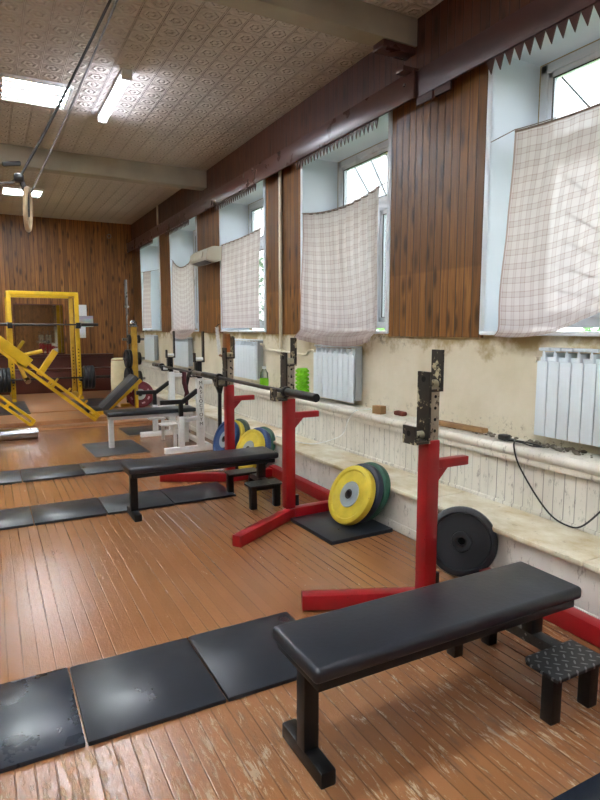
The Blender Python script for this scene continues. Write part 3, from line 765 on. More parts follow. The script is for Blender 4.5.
# ------------------------------------------------------------------ weight plates
def plate(c, phi, tau, r, th, rim, hub, label, group, style='bumper', hub_r=.085, name='weight_plate', plug=True):
    """disc facing azimuth phi (from -Y towards -X), tilted up by tau; c = disc centre"""
    n = Vector((-math.sin(phi)*math.cos(tau), -math.cos(phi)*math.cos(tau), math.sin(tau)))
    t = thing(name, c, label, 'weight plate', group)
    h = th/2; hr = .027
    if style == 'bumper':
        pr = [(hub_r, -h+.010), (r*.80, -h+.010), (r*.84, -h), (r-.012, -h), (r-.003, -h+.005), (r, -h+.014), (r, h-.014), (r-.003, h-.005), (r-.012, h), (r*.84, h), (r*.80, h-.010), (hub_r, h-.010)]
    else:
        pr = [(hub_r, -h+.02), (r*.80, -h+.02), (r*.83, -h), (r-.02, -h), (r-.004, -h+.008), (r, -h+.02), (r, h-.02), (r-.004, h-.008), (r-.02, h), (r*.83, h), (r*.80, h-.02), (hub_r, h-.02)]
    MB().lathe(pr, (0, 0, 0), -n, 56).build('rubber_disc', rim, t, True)
    k = .004
    MB().lathe([(hr, -h+k), (hub_r*.96, -h+k), (hub_r, -h+.012), (hub_r, h-.012), (hub_r*.96, h-k), (hr, h-k), (hr, -h+k)], (0, 0, 0), -n, 40).build('hub', hub, t, True)
    MB().lathe([(hr, -h*.6), (hr+.012, -h-.001), (hr+.002, -h-.002), (hr-.003, -h*.6), (hr-.003, h*.6), (hr+.002, h+.002), (hr+.012, h+.001), (hr, h*.6)], (0, 0, 0), -n, 24).build('bore_ring', M['dark_steel'], t, True)
    if plug: MB().cyl(n*(-h*.7), n*(-h*.5), hr-.001, seg=24).build('bore_shade', M['hole'], t, True)  # added black disc, stands in for the dark inside the bore
    return t
def lean(x, y, zf, phi, tau, r): return (x, y, zf+r*math.cos(tau)+.03*math.sin(tau))
G1, G2, G3 = 'plates leaning on the wall by the black mat', 'plates leaning behind the black bench', 'plates leaning behind the far red upright'
ph, ta = R(85), R(26)
def trio(y, xs, phi, tau, rs, mats, labels, group, zf, dy=.012, hr=.105):
    for k in range(3):
        plate((xs[k], y+dy*k, zf+rs[k]*math.cos(tau)+.034*math.sin(tau)), phi, tau, rs[k], .062, mats[k], M['hub_grey'], labels[k], group, 'bumper', hr)
trio(3.73, (2.45, 2.53, 2.605), ph, ta, (.237, .24, .24), (M['yellow_plate'], M['navy_plate'], M['green_plate']),
     ('yellow bumper plate with a grey hub, frontmost on the black mat', 'dark navy plate wedged between the yellow and green plates on the black mat', 'green plate against the wall behind the yellow one on the black mat'), G1, .031)
trio(5.79, (2.47, 2.55, 2.62), R(80), R(22), (.235, .24, .24), (M['yellow_plate'], M['blue_plate'], M['green_plate']),
     ('yellow plate half hidden by the head of the black bench', 'blue plate sandwiched behind the half hidden yellow plate', 'bright green plate hindmost behind the black bench head'), G2, .001, .03)
trio(6.47, (2.455, 2.533, 2.608), R(80), R(21), (.24, .235, .24), (M['blue_plate'], M['yellow_plate'], M['dgreen_plate']),
     ('blue plate with a pale hub, partly behind the far red upright', 'yellow plate right behind the blue one at the far red upright', 'dark green plate hindmost at the far red upright'), G3, .001, .02)
plate((2.565, 2.64, .218*math.cos(R(14))+.012), R(48), R(14), .218, .06, M['black_plate'], M['black_plate'], 'black rubber plate leaning on the wall behind the nearest bench', None, 'deep', .062)

# ------------------------------------------------------------------ rubber mats
MG = 'black rubber floor mats'
def mat(x0, y0, x1, y1, label, m='rubber', th=.02, jit=0, name='rubber_mat', group=MG, z=0):
    o = MB().box((x0, y0, z), (x1, y1, z+th), .005, rot=Matrix.Rotation(jit, 3, 'Z')).build(name, M[m])
    return tag(o, label, 'mat', group)
mat(-.31, 2.145, .240, 2.70, 'glossy black mat cut by the left edge of the picture, in the nearest row', 'rubber_gloss')
mat(.249, 2.14, .797, 2.695, 'black mat in the middle of the nearest row, below the open floor', 'rubber')
mat(.806, 2.14, 1.36, 2.70, 'black mat in the nearest row ending behind the near bench', 'rubber')
mat(-.86, 2.145, -.32, 2.70, 'black mat continuing the nearest row beyond the left edge', 'rubber')
mat(1.52, .60, 2.3, 1.155, 'black mat at the bottom right corner beside the checker-plate step', 'rubber_gloss', .009)
mat(-.32, 4.94, .246, 5.46, 'black mat at the left edge in the row by the second bench', 'rubber')
mat(.254, 4.94, .808, 5.46, 'black mat just left of the second bench foot', 'rubber')
mat(.816, 4.94, 1.38, 5.46, 'black mat beneath the foot end of the second bench', 'rubber')
mat(1.388, 4.95, 1.97, 5.46, 'dull mat under the middle of the second bench, nearest its far step', 'rubber')
mat(-.34, 6.42, .236, 6.97, 'black mat at the left edge in the far row', 'rubber')
mat(.244, 6.42, .842, 6.97, 'middle black mat of the far row behind the second bench', 'rubber')
mat(.850, 6.42, 1.45, 6.97, 'far row black mat passing behind the second bench pad', 'rubber')
mat(1.07, 7.29, 1.73, 8.22, 'dusty grey mat beneath the white bench leg', 'rubber_dry', .012, R(2))
mat(2.10, 3.47, 2.66, 4.085, 'thick black mat carrying the yellow, navy and green plates', 'rubber', .03, R(2))
mat(.10, 10.95, .60, 12.9, 'black mat on the wooden platform at the left edge', 'rubber', .012, 0, z=.10)
mat(1.45, 11.1, 2.10, 12.7, 'dark mat on the platform between the yellow rack and weight tree', 'rubber', .012, 0, z=.10)
mat(1.75, 8.55, 2.35, 9.3, 'dark mat under the far side of the white rack', 'rubber', .012)

# ------------------------------------------------------------------ white bench and press rack
t = thing('weight_bench', (1.35, 7.76, 0), 'white framed bench with a long black pad beside the grey mat', 'bench')
MB().box((1.30, 7.59, .435), (2.46, 7.93, .49), .016, 3).build('pad', M['black_vinyl'], t)
MB().bar((1.33, 7.76, .41), (2.44, 7.76, .41), .2, .05).build('frame', M['white_steel'], t)
MB().bar((1.36, 7.76, .012), (1.36, 7.76, .39), .065, .065).build('leg', M['white_steel'], t)
MB().bar((2.36, 7.76, .0), (2.36, 7.76, .39), .065, .065).build('leg', M['white_steel'], t)
for y in (7.46, 8.06):
    s = MB().box((1.92, y-.09, .30), (2.14, y+.09, .325), .004).build('step_plate', M['white_steel'], t)
    MB().bar((2.12, y, 0), (2.12, y, .3), .04, .04).build('post', M['white_steel'], s)
    MB().bar((2.12, y, .26), (2.36, 7.76, .26), .04, .04).build('brace', M['white_steel'], s)
t = thing('press_rack', (2.33, 7.75, 0), 'white bench press rack with black hooks and black safety arms', 'rack')
for y in (7.10, 8.40):
    x = 2.35
    u = MB().bar((x, y, .06), (x, y, .93), .085, .085, .005).build('upright', M['white_steel'], t)
    MB().bar((1.88, y, .035), (2.50, y, .035), .07, .07, .005).build('base_tube', M['white_steel'], t)
    MB().bar((x, y, .80), (x, y, 1.14), .055, .055).build('inner_post', M['black_metal'], u)
    hd = MB()
    hd.strip([(x+.055, y, 1.52), (x+.055, y, 1.14), (x-.06, y, 1.14), (x-.06, y, 1.25)], .012, .075)
    hd.strip([(x-.045, y, 1.13), (x-.045, y, .955), (x-.13, y, .955), (x-.13, y, 1.02)], .012, .075)
    h = hd.build('bar_hook', M['black_metal'], u)
    MB().cyl((x-.05, y, 1.175), (x+.05, y, 1.175), .02).build('cradle_pin', M['white_steel'], h); MB().cyl((x-.12, y, .975), (x-.05, y, .975), .018).build('cradle_pin', M['white_steel'], h)
    MB().bar((x+.045, y, .88), (x+.16, y, .88), .05, .05).build('spotter_stub', M['white_steel'], u)
    pst = MB().bar((2.10, y, .07), (2.10, y, .46), .07, .07).build('safety_post', M['white_steel'], t)
    ap = MB().bar((2.10, y, .40), (2.10, y, .63), .05, .05)
    ap.bar((1.84, y, .645), (2.14, y, .645), .05, .055); ap.bar((2.12, y, .64), (2.32, y, .78), .05, .055)
    ap.build('safety_arm', M['black_metal'], pst)
    MB().bar((2.12, y, .40), (2.33, y, .43), .05, .05).build('tie_bar', M['white_steel'], t)
    if y < 8:
        fm = bpy.data.meshes.new('lettering'); bm = bmesh.new()
        dg = bpy.context.evaluated_depsgraph_get()
        for k, ch in enumerate('MASLOCTOYM'):
            cu = bpy.data.curves.new('c', 'FONT'); cu.body = ch; cu.size = .062; cu.align_x = 'CENTER'; cu.extrude = .001
            ob = bpy.data.objects.new('c', cu); COL.objects.link(ob); bpy.context.view_layer.update()
            me = bpy.data.meshes.new_from_object(ob.evaluated_get(bpy.context.evaluated_depsgraph_get()))
            me.transform(Matrix.Translation((x, y-.0445, .855-k*.058)) @ Matrix.Rotation(R(90), 4, 'X'))
            bm.from_mesh(me); bpy.data.meshes.remove(me); bpy.data.objects.remove(ob); bpy.data.curves.remove(cu)
        mb = MB(); mb.bm.free(); mb.bm = bm
        mb.build('lettering', M['ink'], u, smooth=False)
MB().bar((2.47, 7.10, .04), (2.47, 8.40, .04), .06, .06).build('rear_tube', M['white_steel'], t)
# fork-topped floor stands behind the rack
for y, lab in ((7.13, 'black fork-topped stand beside the blue plate and far red upright'), (8.50, 'black fork-topped stand wrapped in a maroon strap behind the white rack')):
    x = 2.64 if y < 8 else 2.62
    t = thing('fork_stand', (x, y, 0), lab, 'stand', 'black fork-topped floor stands')
    by = y if y < 8 else y
    MB().cyl((x-.02, y, 0.0), (x-.02, y, .025), .05, seg=24, bev=.004).build('base', M['black_metal'], t)
    MB().bar((x-.02, y, .02), (x-.01, y, .76), .042, .042).build('post', M['black_metal'], t)
    MB().bar((x-.01, y, .72), (x-.10, y, .95), .05, .04).bar((x-.01, y, .72), (x+.05, y, .96), .05, .04).build('fork', M['black_metal'], t)
    if y > 8:
        s = MB().tube([(x-.05, y-.03, .92), (x-.06, y-.05, .75), (x-.02, y-.045, .60), (x-.05, y-.04, .45)], .035, 8).build('strap', M['cloth_maroon'])
        tag(s, 'maroon lifting strap draped over the far fork-topped stand', 'strap')

# ------------------------------------------------------------------ leg press machine (yellow)
t = thing('leg_press', (1.0, 10.2, .1), 'yellow sloping leg press with a grey back pad on the platform edge', 'gym machine')
def rail(y, p=(-.50, 1.87), q=(1.53, .10), th=.048, gap=.048):
    d = Vector((q[0]-p[0], 0, q[1]-p[1])).normalized(); n = Vector((-d.z, 0, d.x))*gap
    P, Q = Vector((p[0], y, p[1])), Vector((q[0], y, q[1])); m = MB()
    m.bar(P+n, Q+n, .07, th, .005, up=n).bar(P-n, Q-n, .07, th, .005, up=n)
    for k in (.02, .35, .68, .99): m.bar(P.lerp(Q, k)-n, P.lerp(Q, k)+n, .05, .05, 0)
    return m
for y in (9.90, 10.42): rail(y).build('rail', M['yellow'], t)
cr = MB().bar((-.52, 9.90, 1.95), (.56, 9.90, 1.02), .12, .16, .008).build('carriage', M['yellow'], t)
MB().bar((-.52, 10.42, 1.95), (.56, 10.42, 1.02), .12, .16, .008).build('carriage', M['yellow'], t)
rail(9.78, (-.50, 1.05), (.56, .105), .042, .042).build('support_beam', M['yellow'], t)
MB().bar((-.50, 9.78, 1.03), (-.50, 10.42, 1.87), .07, .07).bar((-.5, 10.42, .1), (-.5, 10.42, 1.87), .07, .07).build('rear_frame', M['yellow'], t)
MB().bar((.71, 10.22, .82), (.97, 10.22, 1.20), .16, .09, .006).build('foot_plate', M['yellow'], t)
MB().cyl((.36, 10.0, 1.12), (.76, 10.0, 1.21), .03).build('handle', M['yellow'], t)
MB().cyl((.47, 10.05, .86), (.53, 9.88, .74), .045, seg=20, bev=.004).build('weight_horn', M['chrome'], t)
MB().bar((.40, 9.90, 1.06), (.49, 9.90, .80), .07, .06).build('horn_bracket', M['old_yellow'], t)
for x, z in ((.90, .70), (1.08, .54), (1.22, .42), (1.32, .33)): MB().cyl((x, 9.90, z), (x+.06, 9.90, z+.075), .016, seg=10).build('safety_peg', M['old_yellow'], t)
pd = MB().bar((1.70, 10.5, .17), (2.28, 10.5, .72), .46, .10, .02).build('back_pad', M['grey_vinyl'], t)
MB().box((1.42, 10.3, .13), (1.76, 10.7, .21), .02).build('seat_pad', M['black_vinyl'], t)
MB().bar((1.66, 10.36, .06), (2.36, 10.36, .66), .06, .06).bar((2.3, 10.5, .10), (2.3, 10.5, .68), .06, .06).bar((1.5, 10.3, .13), (2.34, 10.3, .13), .06, .06).build('seat_frame', M['yellow'], t)
MB().bar((1.50, 10.0, .13), (1.50, 10.66, .13), .08, .06).build('floor_bar', M['yellow'], t)

# ------------------------------------------------------------------ yellow power rack
t = thing('power_rack', (1.05, 13.45, .1), 'yellow power rack standing before the mirror on the platform', 'rack')
for x in (.42, 1.68):
    for y in (13.0, 13.9):
        u = MB().bar((x, y, .10), (x, y, 2.28), .085, .085, .006).build('post', M['yellow'] if y < 13.5 or x < 1 else M['old_yellow'], t)
        hl = MB()
        for k in range(12): hl.cyl((x, y-.0435, .36+k*.07), (x, y-.0445, .36+k*.07), .013, seg=8)
        hl.build('adjusting_hole', M['hole'], u)['kind'] = 'stuff'
for y in (13.0, 13.9): MB().bar((.42, y, 2.26), (1.68, y, 2.26), .085, .085, .006).build('top_beam', M['yellow'], t)
for x in (.42, 1.68):
    MB().bar((x, 13.0, 2.26), (x, 13.9, 2.26), .085, .085, .006).build('top_beam', M['yellow'], t)
    MB().bar((x, 12.75, .135), (x, 14.1, .135), .07, .07).build('foot', M['yellow'], t)
    MB().bar((x, 12.96, 1.585), (x, 12.80, 1.585), .09, .05).bar((x, 12.82, 1.58), (x, 12.82, 1.68), .09, .03).build('bar_hook', M['black_metal'], t)
    MB().bar((x, 12.96, .50), (x, 12.72, .50), .05, .04).build('safety_pin', M['black_metal'], t)
def xbar(x0, x1, y, z, label, s=.42):
    t = thing('barbell', ((x0+x1)/2, y, z), label, 'barbell')
    MB().cyl((x0+s, y, z), (x1-s, y, z), .017).build('shaft', M['dark_steel'], t)
    for a, b in ((x0, x0+s), (x1-s, x1)): MB().cyl((a, y, z), (b, y, z), .03, seg=20).build('sleeve', M['dark_steel'], t)
    for a in (x0+s, x1-s): MB().cyl((a-.02, y, z), (a+.02, y, z), .045, seg=20).build('collar', M['steel'], t)
xbar(.02, 2.08, 12.87, 1.64, 'dark barbell racked high on the yellow power rack', .36)
xbar(-.25, 2.35, 12.80, .55, 'loaded barbell low across the yellow power rack', .48)
bg = 'black plates on the low barbell of the yellow rack'
for k in range(3):
    plate((1.765+.07*k, 12.80, .55), R(-90), 0, .245, .066, M['black_plate'], M['black_plate'], ('black plate on the right end of the low barbell, next to the yellow post', 'middle black plate on the right end of the low barbell', 'outermost black plate on the right end of the low barbell')[k], bg, 'bumper', .05)
    plate((.335-.07*k, 12.80, .55), R(90), 0, .245, .066, M['black_plate'], M['black_plate'], ('black plate on the left end of the low barbell, next to the yellow post', 'middle black plate on the left end of the low barbell', 'outermost black plate on the left end of the low barbell')[k], bg, 'bumper', .05)

# ------------------------------------------------------------------ back wall furnishings
o = MB().box((.56, YB-.03, .97), (1.62, YB-.001, 2.12)).build('mirror_backing', M['maroon'])
o.name = 'wall_mirror'; tag(o, 'large mirror on the back wall behind the yellow rack', 'mirror')
MB().box((.58, YB-.036, .99), (1.60, YB-.030, 2.10)).build('glass', M['mirror'], o)
tag(MB().box((1.96, YB-.006, 1.76), (2.14, YB-.001, 2.12)).build('paper_sheet', M['paper']), 'white paper sheet on the back wall above the colour poster', 'paper')
tag(MB().box((1.96, YB-.006, 1.34), (2.10, YB-.001, 1.62)).build('paper_sheet', M['paper']), 'white paper sheet on the back wall below the colour poster', 'paper')
tag(MB().box((1.93, YB-.012, 1.60), (2.28, YB-.006, 1.86)).build('poster', M['poster']), 'small colour poster on the back wall between two paper sheets', 'poster')
t = thing('wall_hook', (2.72, YB-.02, 3.76), 'small round ring hook high on the back wall', 'hook')
rg = [(2.72+.045*math.cos(a*PI/10), YB-.03, 3.75+.045*math.sin(a*PI/10)) for a in range(20)]
MB().tube(rg, .009, 8, True).build('ring', M['steel'], t); MB().cyl((2.72, YB, 3.80), (2.72, YB-.045, 3.80), .01).build('screw', M['steel'], t)

# ------------------------------------------------------------------ weight tree, upright bar, sack
t = thing('weight_tree', (2.43, 11.15, .1), 'yellow weight tree with black plates beside the far window', 'weight rack')
MB().bar((2.43, 11.15, .1), (2.43, 11.15, 1.60), .11, .09, .006).build('post', M['old_yellow'], t)
MB().bar((2.15, 11.15, .13), (2.66, 11.15, .13), .08, .06).bar((2.43, 10.9, .13), (2.43, 11.5, .13), .08, .06).build('base', M['old_yellow'], t)
MB().sphere((2.43, 11.15, 1.66), .075, (1, 1, .8)).cyl((2.43, 11.15, 1.59), (2.43, 11.15, 1.62), .09).build('top_cap', M['chrome'], t)
tg = 'black plates on the yellow weight tree'
for z, rl, rr in ((.62, .21, .15), (1.0, .17, .12), (1.36, .09, .075)):
    MB().cyl((2.43, 11.15, z), (2.22, 11.15, z), .024).build('peg', M['steel'], t)
    MB().cyl((2.43, 11.15, z), (2.62, 11.15, z), .024).build('peg', M['steel'], t)
    nm = {.62: 'bottom', 1.0: 'middle', 1.36: 'top'}[z]
    for k in range(2 if z < 1.3 else 1):
        plate((2.345-.055*k, 11.15, z), R(90), 0, rl, .05, M['black_plate'], M['black_plate'], 'black plate on the %s left peg of the weight tree, %s' % (nm, ('against the post', 'outer one')[k]), tg, 'bumper', .05)
    plate((2.52, 11.15, z), R(-90), 0, rr, .045, M['black_plate'], M['black_plate'], 'black plate on the %s right peg of the weight tree' % nm, tg, 'bumper', .045)
p = plate((2.43, 10.78, .10+.245+.012), R(12), R(8), .245, .06, M['maroon_plate'], M['hub_white'], 'maroon plate with a pale hub leaning on the weight tree', None, 'bumper', .1)
n = Vector((-math.sin(R(12))*math.cos(R(8)), -math.cos(R(12))*math.cos(R(8)), math.sin(R(8)))); ux = n.cross(Vector((0, 0, 1))).normalized(); uz = ux.cross(n)
mk = MB()
for a in (25, 70, 155, 205, 250, 335):
    c = (ux*math.cos(R(a))+uz*math.sin(R(a)))*.165; tx = (-ux*math.sin(R(a))+uz*math.cos(R(a)))
    mk.bar(c-tx*.03+n*.023, c+tx*.03+n*.023, .03, .006, 0, up=n)
mk.build('printed_marking', M['pink_mark'], p, True)
t = thing('barbell', (2.44, 11.75, .1), 'barbell stored upright left of the weight tree', 'barbell')
MB().cyl((2.44, 11.75, .13), (2.44, 11.75, 2.1), .017).build('shaft', M['steel'], t)
MB().cyl((2.44, 11.75, 2.0), (2.44, 11.75, 2.50), .028).build('sleeve', M['steel'], t); MB().cyl((2.44, 11.75, .12), (2.44, 11.75, .55), .028).build('sleeve', M['steel'], t)
MB().cyl((2.44, 11.75, 1.96), (2.44, 11.75, 2.0), .05).build('collar', M['chrome'], t)
MB().cyl((2.44, 11.75, .10), (2.44, 11.75, .20), .06, seg=20, bev=.006).build('floor_socket', M['black_metal'], t)
t = thing('canvas_sack', (2.42, 12.6, .1), 'cream canvas sack standing at the back right corner', 'bag')
sk = MB().lathe([(0, .10), (.15, .10), (.17, .14), (.17, .5), (.165, .85), (.15, .93), (.10, .95), (0, .94)], (2.42, 12.6, 0), (0, 0, 1), 28)
for v in sk.bm.verts: v.co += Vector((1, 1, 0))*.02*noise.noise(v.co*6)
sk.build('sack_body', M['cream_cloth'], t)
MB().tube([(2.42+.15*math.cos(a*PI/12), 12.6+.15*math.sin(a*PI/12), .91) for a in range(24)], .012, 6, True).build('neck_cord', M['oldwood'], t)

# chrome roller on the floor at the left edge
t = thing('steel_roller', (0.0, 9.0, 0), 'polished steel roller lying on the floor at the left edge', 'roller')
MB().cyl((-1.0, 9.02, .078), (.57, 9.02, .078), .077, seg=40, bev=.006).build('roller_tube', M['chrome'], t)
MB().cyl((.565, 9.02, .078), (.578, 9.02, .078), .06, seg=30, bev=.003).build('end_cap', M['steel'], t)

# ------------------------------------------------------------------ clutter on the upper ledge
ZL = .78
tag(MB().box((3.10, 4.27, ZL), (3.17, 4.38, ZL+.075), .004, rot=Matrix.Rotation(R(12), 3, 'Z')).build('wood_block', M['oldwood']), 'small square wood block on the upper white ledge', 'wood block')
tag(MB().box((3.20, 4.07, ZL), (3.26, 4.20, ZL+.04), .014).build('brick_chip', M['brick']), 'reddish brick chip lying beside the wood block on the ledge', 'brick')
tag(MB().bar((3.17, 3.62, ZL+.022), (3.21, 3.10, ZL+.022), .07, .035, .006).build('wood_plank', M['oldwood']), 'short bare wooden plank on the ledge near the plug', 'plank')
def rubble(y0, y1, n, label):
    m = MB()
    for k in range(n):
        y = random.uniform(y0, y1); x = random.uniform(3.17, 3.27); r = random.uniform(.006, .02)
        m.sphere((x, y, ZL-.003+r*.5), r, (1, 1.3, .7), 1, k, .5)
    tag(m.build('plaster_rubble', M['rubble'], smooth=False), label, 'rubble', None, 'stuff')
rubble(1.8, 2.75, 90, 'grey plaster crumbs on the ledge under the right radiator')
rubble(2.8, 3.6, 45, 'grey plaster crumbs on the ledge around the wooden plank')
t = thing('power_cable', (3.16, 2.84, ZL), 'black cable with a plug drooping from the ledge across white boards', 'cable')
pts = [(3.14, 2.80, ZL+.02), (3.10, 2.73, ZL+.025), (3.05, 2.69, ZL+.0), (3.045, 2.66, .70), (3.075, 2.636, .615), (3.09, 2.53, .478), (3.09, 2.41, .38), (3.09, 2.298, .348), (3.09, 2.196, .367), (3.085, 2.074, .495), (3.06, 1.95, .66), (3.05, 1.88, .80)]
def smooth_path(P, n=6):
    P = [Vector(p) for p in P]; out = []
    for i in range(len(P)-1):
        p0, p1, p2, p3 = P[max(i-1, 0)], P[i], P[i+1], P[min(i+2, len(P)-1)]
        for k in range(n):
            u = k/n; out.append(.5*((2*p1)+(p2-p0)*u+(2*p0-5*p1+4*p2-p3)*u*u+(3*p1-p0-3*p2+p3)*u**3))
    out.append(P[-1]); return out
MB().tube(smooth_path(pts), .0055, 8).build('cord', M['black_plastic'], t)
MB().box((3.12, 2.83, ZL), (3.18, 2.90, ZL+.04), .01).build('plug', M['black_plastic'], t)
MB().tube(smooth_path([(3.12, 2.84, ZL+.012), (3.14, 2.72, ZL+.01), (3.11, 2.60, ZL+.01), (3.15, 2.55, ZL+.01), (3.13, 2.70, ZL+.02), (3.12, 2.8, ZL+.012)]), .005, 8).build('cord_loop', M['black_plastic'], t)
tag(MB().tube(smooth_path([(3.20, 4.55, ZL+.008), (3.10, 4.58, ZL+.01), (3.05, 4.62, .76), (3.05, 4.72, .66), (3.09, 4.86, .52), (3.08, 5.0, .44), (2.95, 5.25, .352), (2.85, 5.6, .352), (2.8, 6.0, .35)]), .005, 8).build('loose_wire', M['white_plastic']), 'thin pale wire trailing down the white boards behind the red stand', 'wire')
# lime foam roller
t = thing('foam_roller', (3.13, 5.80, ZL), 'lime green knobbly foam roller standing on the ledge', 'foam roller')
MB().lathe([(.02, 0.0), (.056, 0.0), (.06, .006), (.06, .324), (.056, .33), (.02, .33), (.02, 0)], (3.13, 5.80, ZL), (0, 0, 1), 32).build('roller_body', M['lime'], t)
kb = MB()
for j in range(7):
    for i in range(8):
        a = 2*PI*(i+(j % 2)*.5)/8
        kb.sphere((3.13+.062*math.cos(a), 5.80+.062*math.sin(a), ZL+.03+j*.045), .021, (1, 1, .9), 1)
kb.build('knob_surface', M['lime'], t)
t = thing('drink_bottle', (3.16, 6.90, ZL), 'clear bottle with a green band on the ledge', 'bottle')
MB().lathe([(0, 0), (.05, 0), (.054, .01), (.054, .20), (.03, .24), (.022, .26), (0, .26)], (3.16, 6.90, ZL), (0, 0, 1), 24).build('bottle_body', M['clear'], t)
MB().lathe([(.056, .03), (.057, .035), (.057, .13), (.056, .135)], (3.16, 6.90, ZL), (0, 0, 1), 24).build('green_band', M['lime'], t)
MB().cyl((3.16, 6.90, ZL+.255), (3.16, 6.90, ZL+.29), .026, seg=18).build('cap', M['white_plastic'], t)
tag(MB().sphere((3.14, 6.35, ZL+.035), .04, (1, 1.2, .9), 2, 3, .3).build('grip_ball', M['black_plastic']), 'small black lump on the ledge between bottle and foam roller', 'ball')
# wall-hung chest expander
t = thing('chest_expander', (3.24, 8.60, 1.1), 'wooden board with a coil spring hanging below the wall heater', 'exercise spring')
MB().box((3.235, 8.42, 1.10), (XW+.012, 8.62, 1.48), .01, rot=Matrix.Rotation(R(3), 3, 'X')).build('board', M['brownwood'], t)
sp = [(3.215+.028*math.cos(k*.9), 8.80+.028*math.sin(k*.9)-.0009*k*.9, 1.58-.0031*k) for k in range(140)]
MB().tube(sp, .006, 6).build('coil_spring', M['white_plastic'], t)
MB().tube([(3.265, 8.80, 1.63), (3.215, 8.80, 1.60), (3.215, 8.80, 1.56)], .008, 6).build('hook', M['black_plastic'], t)
MB().cyl((3.215, 8.80-.12, 1.14), (3.215, 8.56, 1.13), .02).build('handle', M['brownwood'], t)

# ------------------------------------------------------------------ hanging rings
t = thing('gymnastic_ring', (.28, 4.14, 2.3), 'wooden gymnastic ring on cords hanging from the near ceiling beam', 'gymnastic ring')
cen = Vector((.275, 4.14, 2.295)); d1 = Vector((.05, 0.28, 0)).normalized()
MB().tube([cen+(d1*math.cos(2*PI*k/40)+Vector((.04, 0, 1)).normalized()*math.sin(2*PI*k/40))*.125 for k in range(40)], .0145, 12, True).build('ring', M['ringwood'], t)
top = Vector((.925, 4.14, 3.856))
MB().tube(smooth_path([top, Vector((.494, 4.15, 2.968)), Vector((.275, 4.15, 2.555)), Vector((.235, 4.15, 2.48))], 6), .0085, 8).build('long_cord', M['strap'], t)
MB().tube(smooth_path([Vector((.245, 4.15, 2.48)), Vector((.262, 4.145, 2.42)), Vector((.272, 4.14, 2.38)), Vector((.268, 4.14, 2.25))], 6), .016, 8).build('ring_loop', M['strap'], t)
MB().tube([Vector((.965, 4.16, 3.856)), Vector((.87, 4.16, 3.66)), Vector((.539, 4.16, 2.915)), Vector((.30, 4.15, 2.40))], .0055, 8).build('thin_cord', M['strap_grey'], t)
MB().box((.205, 4.12, 2.455), (.262, 4.18, 2.51), .014).build('buckle', M['black_plastic'], t)
MB().bar((.145, 4.15, 2.555), (.25, 4.15, 2.572), .028, .028, .008).build('grip', M['strap'], t)
MB().tube(smooth_path([Vector((.215, 4.15, 2.47)), Vector((.14, 4.15, 2.44)), Vector((-.2, 4.12, 2.40)), Vector((-.75, 4.1, 2.9)), Vector((-1.1, 4.14, 3.856))], 6), .009, 8).build('side_strap', M['strap_grey'], t)

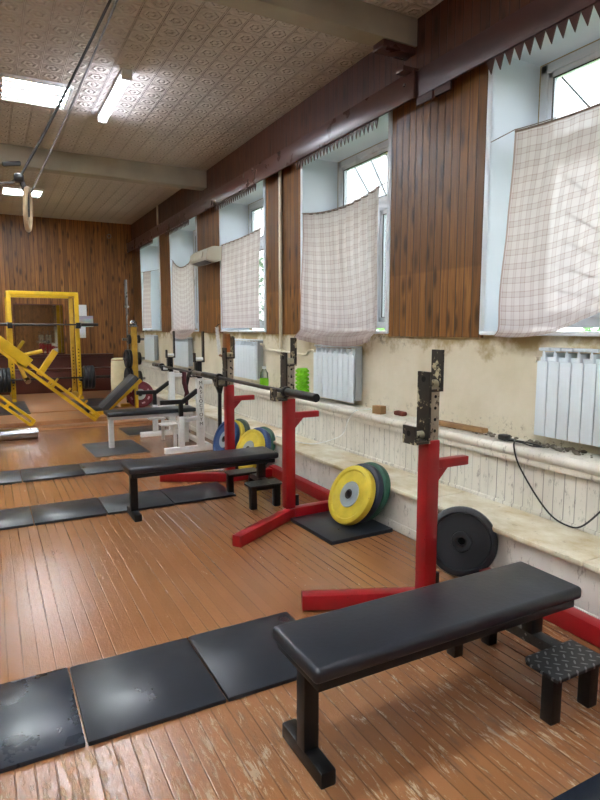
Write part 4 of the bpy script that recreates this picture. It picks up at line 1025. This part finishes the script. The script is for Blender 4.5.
# ------------------------------------------------------------------ outside
struct('ground', MB().box((XW+.6, -20, -.6), (40, 50, -.5)), M['grass'])
def tree(x, y, h, r, seed, label, m):
    random.seed(seed)
    t = thing('tree', (x, y, -.5), label, 'tree', 'green trees outside the windows')
    MB().cyl((x, y, -.5), (x, y, h*.6), .14, .07, 10).build('trunk', M['bark'], t)
    c = MB()
    for k in range(1400):
        a = random.uniform(0, 2*PI); el = math.acos(random.uniform(-1, 1)); q = r*random.uniform(.55, 1)**.5
        p = Vector((x+q*math.sin(el)*math.cos(a), y+q*math.sin(el)*math.sin(a), h-r*.9+q*1.1*math.cos(el)))
        s = random.uniform(.07, .16)
        u = Vector((random.gauss(0, 1), random.gauss(0, 1), random.gauss(0, 1))).normalized(); v = u.orthogonal().normalized()
        c.bm.faces.new([c.bm.verts.new(p+u*s), c.bm.verts.new(p+v*s*.6), c.bm.verts.new(p-u*s), c.bm.verts.new(p-v*s*.6)])
    c.build('crown', M[m], t, smooth=False)
tree(10.2, 11.6, 3.6, 1.9, 11, 'leafy tree outside, showing beside the middle curtain', 'leaf_a')
tree(10.8, 21.5, 4.4, 2.3, 12, 'leafy tree outside, showing beside the pipe-side curtain', 'leaf_b')
tree(9.5, 5.0, 2.6, 1.8, 13, 'bushy tree outside, showing through the nearest curtain', 'leaf_b')
tree(11.5, 15.5, 3.2, 2.0, 14, 'leafy tree outside between the two seen window strips', 'leaf_a')
random.seed(7)

# ------------------------------------------------------------------ light, camera, view
w = bpy.data.worlds.new('overcast_sky'); S.world = w; w.use_nodes = True
nt = w.node_tree; bgn = nt.nodes['Background']
tc = nt.nodes.new('ShaderNodeTexCoord'); nz = nt.nodes.new('ShaderNodeTexNoise'); nz.inputs['Scale'].default_value = 3; nz.inputs['Detail'].default_value = 4
rp = nt.nodes.new('ShaderNodeValToRGB'); rp.color_ramp.elements[0].color = (.66, .84, .95, 1); rp.color_ramp.elements[1].color = (.98, 1, 1, 1)
rp.color_ramp.elements[0].position = .3; rp.color_ramp.elements[1].position = .65
nt.links.new(tc.outputs['Generated'], nz.inputs['Vector']); nt.links.new(nz.outputs[0], rp.inputs[0]); nt.links.new(rp.outputs[0], bgn.inputs[0])
bgn.inputs[1].default_value = 2.2

f_px, vx, vy = 583., -14., 329.
pitch = math.atan2(400-vy, f_px); yaw = math.atan2(300-vx, math.hypot(f_px, 400-vy))
cam = bpy.data.cameras.new('camera'); co = bpy.data.objects.new('camera', cam); COL.objects.link(co)
co.location = (0, 0, 1.55); co.rotation_euler = (PI/2-pitch, 0, -yaw)
cam.sensor_width = 36; cam.sensor_fit = 'AUTO'; cam.lens = f_px/800*36; cam.clip_start = .02; cam.clip_end = 200
S.camera = co
S.view_settings.view_transform = 'Standard'; S.view_settings.look = 'None'; S.view_settings.gamma = 1
S.view_settings.use_curve_mapping = False; S.view_settings.exposure = 1.75
S.cycles.max_bounces = 8; S.cycles.transparent_max_bounces = 16; S.cycles.use_denoising = True
